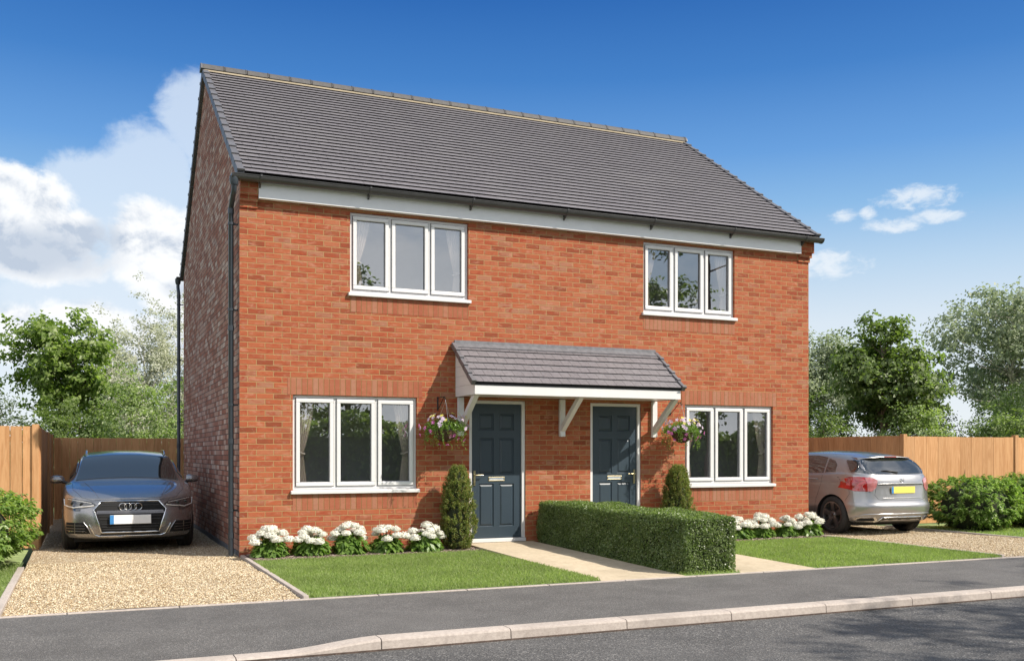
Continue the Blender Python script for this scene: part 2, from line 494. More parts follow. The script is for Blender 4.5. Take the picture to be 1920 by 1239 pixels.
def stone_bits_mat(name, stops):
    m, nt, b = new_mat(name)
    geo = nt.n('ShaderNodeNewGeometry')
    c = nt.ramp(geo.outputs['Random Per Island'], stops)
    setp(nt, b, color=c, rough=0.8, spec=0.25)
    return m
M_pebble = stone_bits_mat('pebble', [(0, (0.19, 0.125, 0.06)), (0.3, (0.42, 0.31, 0.18)), (0.6, (0.56, 0.45, 0.30)), (1.0, (0.76, 0.68, 0.51))])
M_bark = stone_bits_mat('bark_chip', [(0, (0.10, 0.07, 0.06)), (0.4, (0.21, 0.15, 0.125)), (0.8, (0.31, 0.235, 0.205)), (1.0, (0.42, 0.34, 0.30))])
M_soil = simple('soil', (0.085, 0.06, 0.048), 0.95, var=0.3, scale=20, bump=0.8)
M_turf = simple('turf_soil', (0.22, 0.29, 0.11), 0.95, var=0.3, scale=9, bump=0.8)

def leaf_mat(name, cols, trans=0.35, rough=0.45, spec=0.4, tcol=None):
    m, nt, b = new_mat(name)
    geo = nt.n('ShaderNodeNewGeometry')
    r = geo.outputs['Random Per Island']
    k = len(cols)
    c = nt.ramp(r, [(i / max(1, k - 1), cc) for i, cc in enumerate(cols)])
    n = nt.noise(objco(nt), 1.3, 3)
    c = nt.mix(nt.smooth(n, 0.35, 0.68, 0.0, 0.30), c, tuple(x * 0.62 for x in cols[0]))
    setp(nt, b, color=c, rough=rough, spec=spec)
    tr = nt.n('ShaderNodeBsdfTranslucent')
    tc = nt.mix(1.0, c, tcol or (1.25, 1.5, 0.55), 'MULTIPLY')
    nt.put(tr.inputs[0], tc)
    mx = nt.n('ShaderNodeMixShader'); mx.inputs[0].default_value = trans
    nt.t.links.new(b.outputs[0], mx.inputs[1]); nt.t.links.new(tr.outputs[0], mx.inputs[2])
    nt.t.links.new(mx.outputs[0], nt.t.nodes.get('Material Output').inputs[0])
    return m
M_grass = leaf_mat('grass_blade', [(0.21, 0.275, 0.09), (0.27, 0.34, 0.125), (0.33, 0.40, 0.16), (0.42, 0.46, 0.24)], 0.5, 0.5, 0.3)
M_maple = leaf_mat('maple_leaf', [(0.14, 0.20, 0.05), (0.21, 0.29, 0.08), (0.31, 0.38, 0.13)], 0.48)
M_oak = leaf_mat('broad_leaf', [(0.11, 0.155, 0.055), (0.17, 0.225, 0.085), (0.25, 0.31, 0.13)], 0.46)
M_birch = leaf_mat('birch_leaf', [(0.25, 0.30, 0.19), (0.33, 0.38, 0.25), (0.42, 0.46, 0.33)], 0.44, tcol=(1.05, 1.15, 0.8))
M_hazeleaf = leaf_mat('hazed_poplar_leaf', [(0.46, 0.47, 0.38), (0.54, 0.55, 0.45), (0.62, 0.62, 0.52)], 0.45, tcol=(1.05, 1.12, 0.85))  # distance haze put into the pale leaf colour
M_darkleaf = leaf_mat('dark_leaf', [(0.09, 0.12, 0.08), (0.13, 0.17, 0.105), (0.20, 0.235, 0.155)], 0.36)
M_shrub = leaf_mat('shrub_leaf', [(0.20, 0.27, 0.115), (0.28, 0.35, 0.16), (0.38, 0.44, 0.23)], 0.46)
M_laurel = leaf_mat('laurel_leaf', [(0.12, 0.20, 0.04), (0.19, 0.29, 0.07), (0.27, 0.37, 0.11), (0.38, 0.45, 0.17)], 0.40, 0.32, 0.5)
M_box = leaf_mat('hedge_leaf', [(0.085, 0.125, 0.035), (0.14, 0.20, 0.06), (0.21, 0.28, 0.10), (0.36, 0.41, 0.22)], 0.42, 0.33, 0.5)
M_yew = leaf_mat('conifer_leaf', [(0.10, 0.145, 0.03), (0.16, 0.215, 0.05), (0.25, 0.29, 0.08), (0.28, 0.18, 0.07)], 0.34, 0.5, 0.3)
M_hyd = leaf_mat('hydrangea_leaf', [(0.10, 0.18, 0.035), (0.17, 0.28, 0.055), (0.26, 0.38, 0.09)], 0.42, 0.4, 0.4)
M_petal = leaf_mat('white_petal', [(0.70, 0.70, 0.58), (0.82, 0.82, 0.74), (0.87, 0.87, 0.84), (0.82, 0.77, 0.68)], 0.30, 0.7, 0.2, (1.0, 1.0, 0.95))
M_pink = leaf_mat('pink_petal', [(0.62, 0.12, 0.42), (0.75, 0.30, 0.60)], 0.35, 0.6, 0.2, (1.0, 0.9, 1.0))
M_lilac = leaf_mat('lilac_petal', [(0.72, 0.55, 0.74), (0.82, 0.74, 0.84)], 0.35, 0.6, 0.2, (1.0, 1.0, 1.0))
M_yellow = leaf_mat('yellow_petal', [(0.75, 0.68, 0.10), (0.82, 0.78, 0.30)], 0.35, 0.6, 0.2, (1.0, 1.0, 0.8))
M_hedgecore = simple('hedge_depths', (0.12, 0.15, 0.075), 0.95, var=0.4, scale=3, bump=1.0)
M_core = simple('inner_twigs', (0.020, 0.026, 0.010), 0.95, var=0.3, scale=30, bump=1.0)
M_trunk = simple('bark', (0.14, 0.105, 0.075), 0.9, var=0.35, scale=9, bump=0.8, bscale=24)
M_birchbark = simple('pale_bark', (0.46, 0.43, 0.38), 0.85, var=0.4, scale=7, bump=0.4)
M_coco = simple('coir_liner', (0.075, 0.045, 0.022), 0.95, var=0.4, scale=60, bump=1.0)

def wood_mat(name, a, b_, board=0.148):
    m, nt, b = new_mat(name)
    co = objco(nt)
    x, y, z = nt.sep(co)
    geo = nt.n('ShaderNodeNewGeometry')
    r = geo.outputs['Random Per Island']
    gv = nt.comb(nt.m('ADD', nt.m('MULTIPLY', nt.m('ADD', x, y), 22.0), nt.m('MULTIPLY', r, 60.0)), nt.m('MULTIPLY', z, 1.9), nt.m('MULTIPLY', r, 9.0))
    g = nt.noise(gv, 1.0, 5, 0.6, 1.2)
    c = nt.mix(nt.smooth(g, 0.30, 0.70), a, b_)
    c = nt.mix(nt.m('MULTIPLY', nt.smooth(g, 0.62, 0.74), 0.5), c, tuple(v * 0.5 for v in a))
    # knots
    kv = nt.comb(nt.m('ADD', nt.m('MULTIPLY', nt.m('ADD', x, y), 7.0), nt.m('MULTIPLY', r, 13.0)), nt.m('MULTIPLY', z, 1.4), r)
    kn = nt.noise(kv, 1.0, 1)
    c = nt.mix(nt.m('MULTIPLY', nt.smooth(kn, 0.76, 0.80), 0.8), c, tuple(v * 0.28 for v in a))
    t = nt.m('ADD', 0.86, nt.m('MULTIPLY', r, 0.26))
    c = nt.mix(1.0, c, nt.comb(t, t, t), 'MULTIPLY')
    setp(nt, b, color=c, rough=0.72, spec=0.3, normal=nt.bump(g, 0.3, 0.003))
    return m
M_fence = wood_mat('cedar_board', (0.43, 0.215, 0.090), (0.56, 0.315, 0.150))

# ------------------------------------------------------------------ setting
def flat(name, x0, x1, y0, y1, z, mat, nx=1, ny=1, fz=None, kind='structure'):
    mb = MB()
    xs = np.linspace(x0, x1, nx + 1); ys = np.linspace(y0, y1, ny + 1)
    for j in range(ny + 1):
        for i in range(nx + 1):
            mb.v.append((xs[i], ys[j], z + (fz(xs[i], ys[j]) if fz else 0)))
    for j in range(ny):
        for i in range(nx):
            a = j * (nx + 1) + i
            mb.f.append((a, a + 1, a + nx + 2, a + nx + 1)); mb.mi.append(0)
    o = mb.build(name, mat, recalc=False)
    o['kind'] = kind
    return o

M_field = simple('far_grass', (0.07, 0.11, 0.03), 0.95, var=0.3, scale=1.2)
flat('ground', -400, 400, -400, 400, -0.16, M_field)
flat('road', -80, 80, -12.2, -6.20, -0.085, M_road)

def drop(x):     # how far the kerb top is lowered at x
    if x >= 0.17: return 0.0
    if x <= -0.62: return 0.060
    t = (0.17 - x) / 0.79
    return 0.060 * t * t * (3 - 2 * t)

def pave_z(x, y):
    t = min(1.0, max(0.0, (-5.15 - y) / 0.95))
    return -drop(x) * t
px = [-60, -30, -12, -6, -3, -1.5] + list(np.linspace(-0.9, 0.4, 14)) + [1, 3, 8, 16, 30, 60]
py = list(np.linspace(-6.102, -5.0, 8)) + [-4.6, -4.105]
mb = MB()
for y in py:
    for x in px: mb.v.append((x, y, pave_z(x, y)))
for j in range(len(py) - 1):
    for i in range(len(px) - 1):
        a = j * len(px) + i; mb.f.append((a, a + 1, a + len(px) + 1, a + len(px))); mb.mi.append(0)
tag(mb.build('pavement', M_pave, recalc=False), kind='structure')
flat('pavement_opposite', -60, 60, -16.5, -12.3, -0.005, M_pave)

# kerb stones with real joints
mb = MB()
rk = random.Random(5)
def kerb_run(mb, xa, xb, n):
    prof = lambda x: [(-6.105, -0.30), (-6.105, 0.004 - drop(x)), (-6.235, 0.004 - drop(x)), (-6.252, -0.002 - drop(x)), (-6.262, -0.014 - drop(x)), (-6.285, -0.30)]
    xs = np.linspace(xa, xb, n + 1)
    vs = []; fs = []
    for x in xs: vs += [(x, y, z) for y, z in prof(x)]
    k = 6
    for i in range(n):
        for j in range(k - 1): fs.append((i * k + j, i * k + j + 1, (i + 1) * k + j + 1, (i + 1) * k + j))
    fs.append(tuple(range(k - 1, -1, -1))); fs.append(tuple(n * k + j for j in range(k)))
    mb.add(vs, fs)
x = 0.13 - 16 * 1.045
while x < 22:
    kerb_run(mb, x + 0.004, x + 1.041, 10)
    x += 1.045
o = mb.build('kerb', M_kerb, smooth=30); o['kind'] = 'structure'
mb = MB(); mb.box(-60, 60, -12.32, -12.2, -0.2, 0.003)
tag(mb.build('kerb_opposite', M_kerb), kind='structure')
mb = MB(); mb.box(-17, 23, -6.27, -6.12, -0.3, -0.072)
tag(mb.build('kerb_bed', M_soil), kind='structure')

# path and driveway edging
def edging(name, xa, xb, y0, y1, z1, axis, unit=0.915, phase=0.0):
    mb = MB()
    p = xa + phase - unit
    while p < xb:
        a, b = max(xa, p + 0.0035), min(xb, p + unit - 0.0035)
        if b > a + 0.01:
            if axis == 'x': mb.box(a, b, y0, y1, -0.12, z1)
            else: mb.box(y0, y1, a, b, -0.12, z1)
        p += unit
    o = mb.build(name, M_kerb, bevel=0.006); o['kind'] = 'structure'
    return o
edging('edging_front', -12, 14, -4.105, -4.050, 0.010, 'x', phase=0.83)
edging('edging_drive', -4.048, -0.02, 0.008, 0.062, 0.035, 'y', phase=0.5)
edging('edging_drive_outer', -4.048, -0.35, -2.60, -2.53, 0.035, 'y', phase=0.2)
edging('edging_drive_right', -4.048, -0.02, 9.215, 9.265, 0.040, 'y', phase=0.4)
edging('edging_drive_far', -4.048, 0.8, 11.95, 12.0, 0.030, 'y', phase=0.6)

# driveways
rg = np.random.default_rng(3)
def gz(x, y): return 0.006 * math.sin(x * 3.1 + y * 1.7) + 0.004 * math.sin(y * 5.3 - x * 2.2)
flat('driveway_left', -2.53, 0.006, -4.05, 9.3, 0.006, M_gravel, 20, 60, gz)
flat('driveway_right', 9.265, 11.95, -4.05, 12.0, 0.006, M_gravel, 20, 60, gz)

def rocks(name, pts, s0, s1, mat, rng, flatn=0.6, elong=1.4):
    n = len(pts)
    oct_v = np.array([[1, 0, 0], [-1, 0, 0], [0, 1, 0], [0, -1, 0], [0, 0, 1], [0, 0, -1]], float)
    oct_f = np.array([[0, 2, 4], [2, 1, 4], [1, 3, 4], [3, 0, 4], [2, 0, 5], [1, 2, 5], [3, 1, 5], [0, 3, 5]])
    s = rng.uniform(s0, s1, (n, 1, 1)) * rng.uniform(0.7, 1.3, (n, 6, 1))
    V = oct_v[None] * s * np.array([elong, 1.0, flatn])
    a = rng.uniform(0, 2 * math.pi, n); ca, sa = np.cos(a)[:, None], np.sin(a)[:, None]
    X = V[:, :, 0] * ca - V[:, :, 1] * sa; Y = V[:, :, 0] * sa + V[:, :, 1] * ca
    t = rng.uniform(-0.5, 0.5, n)[:, None]
    Z = V[:, :, 2] + X * t
    V = np.stack([X, Y, Z], -1) + pts[:, None, :]
    F = oct_f[None] + (np.arange(n) * 6)[:, None, None]
    return np_mesh(name, V.reshape(-1, 3), F.reshape(-1, 3), mat)
def scatter(n, x0, x1, y0, y1, rng, zf, near=1.0):
    u = rng.random(n) ** near
    x = rng.uniform(x0, x1, n); y = y0 + (y1 - y0) * u
    return np.stack([x, y, np.array([zf(a, b) for a, b in zip(x, y)])], -1)
P = np.vstack([scatter(24000, -2.52, 0.0, -4.03, 0.2, rg, lambda x, y: 0.008 + gz(x, y)), scatter(5000, -2.52, 0.0, 0.2, 6, rg, lambda x, y: 0.008 + gz(x, y))])
tag(rocks('gravel_left', P, 0.005, 0.0105, M_pebble, rg), 'golden gravel stones lying over the left driveway', 'gravel', kind='stuff')
P = scatter(18000, 9.27, 11.94, -4.03, 3, rg, lambda x, y: 0.008 + gz(x, y))
tag(rocks('gravel_right', P, 0.005, 0.0105, M_pebble, rg), 'golden gravel stones lying over the right driveway', 'gravel', kind='stuff')

# paths: slightly raised slabs that climb to the doorsteps
def path(name, x0, x1):
    mb = MB()
    n = 5
    ys = np.linspace(-4.048, -0.002, n + 1)
    f = lambda y: 0.012 + 0.058 * (y + 4.05) / 4.05
    for i in range(n):
        a, b = ys[i] + 0.002, ys[i + 1] - 0.002
        vs = [(x0, a, -0.1), (x1, a, -0.1), (x1, b, -0.1), (x0, b, -0.1), (x0, a, f(a)), (x1, a, f(a)), (x1, b, f(b)), (x0, b, f(b))]
        mb.add(vs, [(0, 3, 2, 1), (4, 5, 6, 7), (0, 1, 5, 4), (1, 2, 6, 5), (2, 3, 7, 6), (3, 0, 4, 7)])
    o = mb.build(name, M_slab, bevel=0.004); o['kind'] = 'structure'
    return o
path('path_left', 3.20, 4.27)
path('path_right', 5.02, 6.10)

# lawns and beds
flat('lawn_left', 0.062, 3.20, -4.05, -0.35, 0.012, M_turf, 8, 8)
flat('lawn_middle', 4.27, 5.02, -4.05, 0.0, 0.010, M_turf, 2, 8)
flat('lawn_right', 6.10, 9.215, -4.05, -0.35, 0.012, M_turf, 8, 8)
flat('lawn_far_left', -14, -2.60, -4.05, 2.2, 0.006, M_turf, 8, 8)
flat('lawn_far_right', 12.0, 30, -4.05, 0.85, 0.006, M_turf, 8, 8)
def bed_front(x): return -0.80 + 0.13 * min(3.0, max(0, x)) / 3.0 + 0.03 * math.sin(x * 4.1)
def bed_front_r(x): return -0.93 + 0.03 * math.sin(x * 3.3)
def bed(name, x0, x1, ff):
    mb = MB()
    n = 24
    xs = np.linspace(x0, x1, n + 1)
    for x in xs: mb.v += [(x, ff(x), 0.016), (x, ff(x) * 0.5, 0.04), (x, -0.001, 0.035)]
    for i in range(n):
        for j in range(2):
            a = i * 3 + j; mb.f.append((a, a + 3, a + 4, a + 1)); mb.mi.append(0)
    o = mb.build(name, M_soil, smooth=60); o['kind'] = 'structure'
bed('flower_bed_left', 0.064, 3.197, bed_front)
bed('flower_bed_right', 6.103, 9.21, bed_front_r)
def chips(name, n, x0, x1, ff, label):
    x = rg.uniform(x0, x1, n); u = rg.random(n)
    y = np.array([ff(a) for a in x]) * u - 0.004
    z = 0.028 + 0.014 * (1 - u)
    o = rocks(name, np.stack([x, y, z], -1), 0.007, 0.018, M_bark, rg, 0.35, 2.2)
    tag(o, label, 'mulch', kind='stuff')
chips('bark_mulch_left', 5200, 0.08, 3.18, bed_front, 'brown bark chips on the bed under the left ground floor window')
chips('bark_mulch_right', 5200, 6.12, 9.2, bed_front_r, 'brown bark chips on the bed under the right ground floor window')

def grass(name, n, x0, x1, y0, y1, z, rng, label, h=(0.022, 0.05), keep=None, wd=0.0028):
    x = rng.uniform(x0, x1, n); y = rng.uniform(y0, y1, n)
    if keep is not None:
        k = keep(x, y); x = x[k]; y = y[k]; n = len(x)
    a = rng.uniform(0, 2 * math.pi, n); hh = rng.uniform(h[0], h[1], n); le = rng.uniform(0.1, 0.7, n) * hh
    b = rng.uniform(0, 2 * math.pi, n); w = wd
    base = np.stack([x, y, np.full(n, z)], -1)
    d = np.stack([np.cos(a) * w, np.sin(a) * w, np.zeros(n)], -1)
    tip = base + np.stack([np.cos(b) * le, np.sin(b) * le, hh], -1)
    mid = base - d * 0.8 + (tip - base) * np.array([0.35, 0.35, 0.6])
    V = np.stack([base - d, base + d, tip, mid], 1).reshape(-1, 3)
    i = (np.arange(n) * 4)[:, None]
    F = i + np.array([0, 1, 2, 3])
    o = np_mesh(name, V, F, M_grass)
    tag(o, label, 'grass', kind='stuff')
kl = lambda x, y: y < (-0.77 + 0.13 * np.clip(x, 0, 3) / 3)
kr = lambda x, y: y < -0.90
grass('grass_left', 95000, 0.06, 3.20, -4.05, -0.5, 0.010, rg, 'short mown grass of the lawn in front of the left house', keep=kl)
grass('grass_middle', 9000, 4.27, 5.02, -4.05, -0.1, 0.008, rg, 'short grass strip under the clipped hedge between the two paths')
grass('grass_right', 70000, 6.10, 9.215, -4.05, -0.7, 0.010, rg, 'short mown grass of the lawn in front of the right house', keep=kr)
grass('grass_far_left', 26000, -4.4, -2.60, -4.05, 0.2, 0.005, rg, 'grass left of the gravel driveway beneath the laurel bush')
grass('grass_far_right', 30000, 12.0, 17, -4.05, 0.2, 0.005, rg, 'grass right of the right driveway in front of the laurels', wd=0.004)

# ------------------------------------------------------------------ the pair of houses
HW, HD, EZ = 9.46, 7.80, 4.96          # width, depth, eaves height
RY, RZ = 3.90, 7.715                    # ridge line of the wall gable
house = empty('semi_detached_houses', (0, 0, 0))
tag(house, 'red brick pair of semi-detached houses under one grey tiled roof', 'house')

OPEN = [(0.70, 2.455, 0.83, 2.168), (1.487, 3.238, 3.552, 4.712), (6.188, 7.928, 3.552, 4.712), (6.962, 8.708, 0.83, 2.160),
        (3.25, 4.15, 0.0, 2.155), (5.243, 6.143, 0.0, 2.155)]
def wall_front():
    mb = MB()
    xs = sorted({0, HW, *[o[0] for o in OPEN], *[o[1] for o in OPEN]})
    zs = sorted({-0.12, EZ, *[o[2] for o in OPEN], *[o[3] for o in OPEN]})
    def inside(x, z): return any(a < x < b and c < z < d for a, b, c, d in OPEN)
    for i in range(len(xs) - 1):
        for j in range(len(zs) - 1):
            if inside((xs[i] + xs[i + 1]) / 2, (zs[j] + zs[j + 1]) / 2): continue
            a, b, c, d = xs[i], xs[i + 1], zs[j], zs[j + 1]
            mb.quad((a, 0, c), (b, 0, c), (b, 0, d), (a, 0, d))
    for a, b, c, d in OPEN:
        mb.quad((a, 0, c), (a, 0, d), (a, 0.26, d), (a, 0.26, c))
        mb.quad((b, 0, c), (b, 0.26, c), (b, 0.26, d), (b, 0, d))
        mb.quad((a, 0, d), (b, 0, d), (b, 0.26, d), (a, 0.26, d))
        mb.quad((a, 0, c), (a, 0.26, c), (b, 0.26, c), (b, 0, c))
    # corbelled brick kneelers at both ends of the eaves
    for x0, x1, s in ((0.0, 0.232, -1), (9.228, HW, 1)):
        for k, (z0, z1) in enumerate(((4.625, 4.70), (4.70, 4.775), (4.775, EZ))):
            p = (0.022, 0.055, 0.090)[k]
            xa = x0 - (p * 0.5 if s < 0 else 0); xb = x1 + (p * 0.5 if s > 0 else 0)
            if s < 0: xa = x0
            mb.box(xa, xb, -p, -0.0005, z0, z1 - (0.0 if k < 2 else 0.0))
    mb.build('front_wall', M_brick, house, recalc=False)
    bw = MB(); bw.quad((0, HD, -0.12), (HW, HD, -0.12), (HW, HD, EZ), (0, HD, EZ))
    bw.build('back_wall', M_brick, house, recalc=False)
wall_front()
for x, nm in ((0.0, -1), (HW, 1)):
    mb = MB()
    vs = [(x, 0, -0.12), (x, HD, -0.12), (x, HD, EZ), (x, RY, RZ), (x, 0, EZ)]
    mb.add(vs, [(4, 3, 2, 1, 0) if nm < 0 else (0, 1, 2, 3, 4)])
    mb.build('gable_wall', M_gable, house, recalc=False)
mb = MB(); mb.box(-0.012, -0.0005, 0.06, HD, -0.1, 0.075)
mb.build('plinth', M_dpc, house)
# soldier courses: header over and sill band under the windows
def soldier(x0, x1, z0, z1):
    mb = MB(); mb.box(x0, x1, -0.0035, 0.05, z0, z1)
    mb.build('soldier_course', M_sold, house, recalc=False)
soldier(0.63, 2.53, 2.170, 2.395); soldier(6.893, 8.78, 2.162, 2.387)
soldier(0.70, 2.455, 0.605, 0.826); soldier(6.962, 8.708, 0.605, 0.826)
soldier(1.487, 3.238, 3.330, 3.549); soldier(6.188, 7.928, 3.330, 3.549)
# rooms behind the windows, made shallow and pale to bounce more light
mb = MB()
for x0, x1 in ((0.28, 4.68), (4.78, 9.18)):
    for z0, z1 in ((0.08, 2.42), (2.62, 4.90)):
        mb.quad((x0, 1.9, z0), (x1, 1.9, z0), (x1, 1.9, z1), (x0, 1.9, z1))
        mb.quad((x0, 0.27, z0), (x0, 1.9, z0), (x0, 1.9, z1), (x0, 0.27, z1))
        mb.quad((x1, 0.27, z0), (x1, 0.27, z1), (x1, 1.9, z1), (x1, 1.9, z0))
        mb.quad((x0, 0.27, z1), (x0, 1.9, z1), (x1, 1.9, z1), (x1, 0.27, z1))
        mb.quad((x0, 0.27, z0), (x1, 0.27, z0), (x1, 1.9, z0), (x0, 1.9, z0), 1)
mb.build('interior_wall', [M_plaster, M_floor_in], house, recalc=False)

# ---- windows: three casements each
def window(x0, x1, z0, z1):
    """z0 = underside of sill"""
    sh, fw, sw = 0.052, 0.042, 0.052
    zf = z0 + sh
    mb = MB()
    mb.box(x0, x1, 0.045, 0.115, z1 - fw, z1 - 0.002)
    mb.box(x0, x1, 0.045, 0.115, zf, zf + fw)
    xs = np.linspace(x0, x1, 4)
    mb.box(x0 + 0.001, x0 + fw, 0.045, 0.115, zf + fw, z1 - fw); mb.box(x1 - fw, x1 - 0.001, 0.045, 0.115, zf + fw, z1 - fw)
    for m_ in xs[1:3]: mb.box(m_ - 0.016, m_ + 0.016, 0.045, 0.115, zf + fw, z1 - fw)
    w = mb.build('window', M_white, house, bevel=0.004)
    sb = MB(); sb.prism([(x0 - 0.03, 0.042), (x0 - 0.03, -0.048), (x1 + 0.03, -0.048), (x1 + 0.03, 0.042)], lambda p, h: (p[0], p[1], z0 + h + (0.010 if (p[1] > 0 and h > 0.02) else 0)), -0.004, sh - 0.012)
    sb.build('sill', M_white, w, bevel=0.005)
    gk = MB()
    for k in range(3):
        a = xs[k] + (fw if k == 0 else 0.016) + 0.006; b = xs[k + 1] - (fw if k == 2 else 0.016) - 0.006
        c, d = zf + fw + 0.006, z1 - fw - 0.006
        s = MB()
        s.box(a, b, 0.022, 0.09, d - sw, d); s.box(a, b, 0.022, 0.09, c, c + sw)
        s.box(a, a + sw, 0.022, 0.09, c + sw, d - sw); s.box(b - sw, b, 0.022, 0.09, c + sw, d - sw)
        s.build('casement', M_white, w, bevel=0.007)
        g = MB()
        ga, gb, gc, gd = a + sw, b - sw, c + sw, d - sw
        t = 0.008
        g.box(ga, gb, 0.048, 0.07, gd - t, gd - 0.0005); g.box(ga, gb, 0.048, 0.07, gc + 0.0005, gc + t)
        g.box(ga + 0.0005, ga + t, 0.048, 0.07, gc + t, gd - t); g.box(gb - t, gb - 0.0005, 0.048, 0.07, gc + t, gd - t)
        # seal between casement and frame
        e = 0.0065
        g.box(a - e, a - 0.0005, 0.040, 0.06, c, d); g.box(b + 0.0005, b + e, 0.040, 0.06, c, d)
        g.box(a - e, b + e, 0.040, 0.06, d + 0.0005, d + e); g.box(a - e, b + e, 0.040, 0.06, c - e, c - 0.0005)
        g.build('gasket', M_gasket, w)
        p = MB(); p.quad((ga, 0.062, gc), (gb, 0.062, gc), (gb, 0.062, gd), (ga, 0.062, gd))
        p.build('pane', M_glass, w, recalc=False)
    return w
for a, b, c, d in OPEN[:4]: window(a, b, c, d)

# ---- curtains hang inside, each a thing of its own
def curtain(x_out, s, z0, z1, label, tie=0.42, wtop=0.30, wtie=0.10):
    """s=+1 curtain hangs at the left reveal and spreads right"""
    n, k = 60, 26
    V = []; F = []
    for j in range(k + 1):
        t = j / k; z = z1 - (z1 - z0) * t
        if t < 1 - tie: w = wtie + (wtop - wtie) * (1 - (t / (1 - tie))) ** 0.8
        else: w = wtie + 0.055 * min(1, (t - (1 - tie)) / 0.3)
        lean = 0.045 * (1 - abs(t - (1 - tie)) / max(tie, 1 - tie))
        for i in range(n + 1):
            u = i / n
            y = 0.150 + 0.018 * math.sin(u * 2 * math.pi * 6.5 + 0.4 * math.sin(t * 3)) * (0.5 + 0.5 * w / wtop)
            V.append((x_out + s * (lean * 0.3 + w * u), y, z))
    for j in range(k):
        for i in range(n):
            a = j * (n + 1) + i; F.append((a, a + 1, a + n + 2, a + n + 1))
    o = np_mesh('curtain', V, F, M_cloth, smooth=True)
    zt = z1 - (z1 - z0) * (1 - tie)
    tb = MB(); tb.tube([(x_out - s * 0.012, 0.17, zt + 0.05), (x_out + s * 0.03, 0.115, zt + 0.01), (x_out + s * (wtie + 0.01), 0.118, zt - 0.02), (x_out + s * (wtie + 0.035), 0.155, zt - 0.02)], 0.013, 8)
    tb.build('tieback', M_cloth, o, smooth=60)
    tag(o, label, 'curtain', 'beige curtains tied back inside the windows')
CN = {0: 'left ground floor window', 1: 'left upstairs window', 2: 'right upstairs window', 3: 'right ground floor window'}
for i in range(4):
    a, b, c, d = OPEN[i]
    curtain(a + 0.055, 1, c + 0.02, d + 0.03, 'beige tied-back curtain on the left side of the ' + CN[i], tie=0.40 if i in (0, 3) else 0.42)
    curtain(b - 0.055, -1, c + 0.02, d + 0.03, 'beige tied-back curtain on the right side of the ' + CN[i], tie=0.40 if i in (0, 3) else 0.36, wtop=0.27)

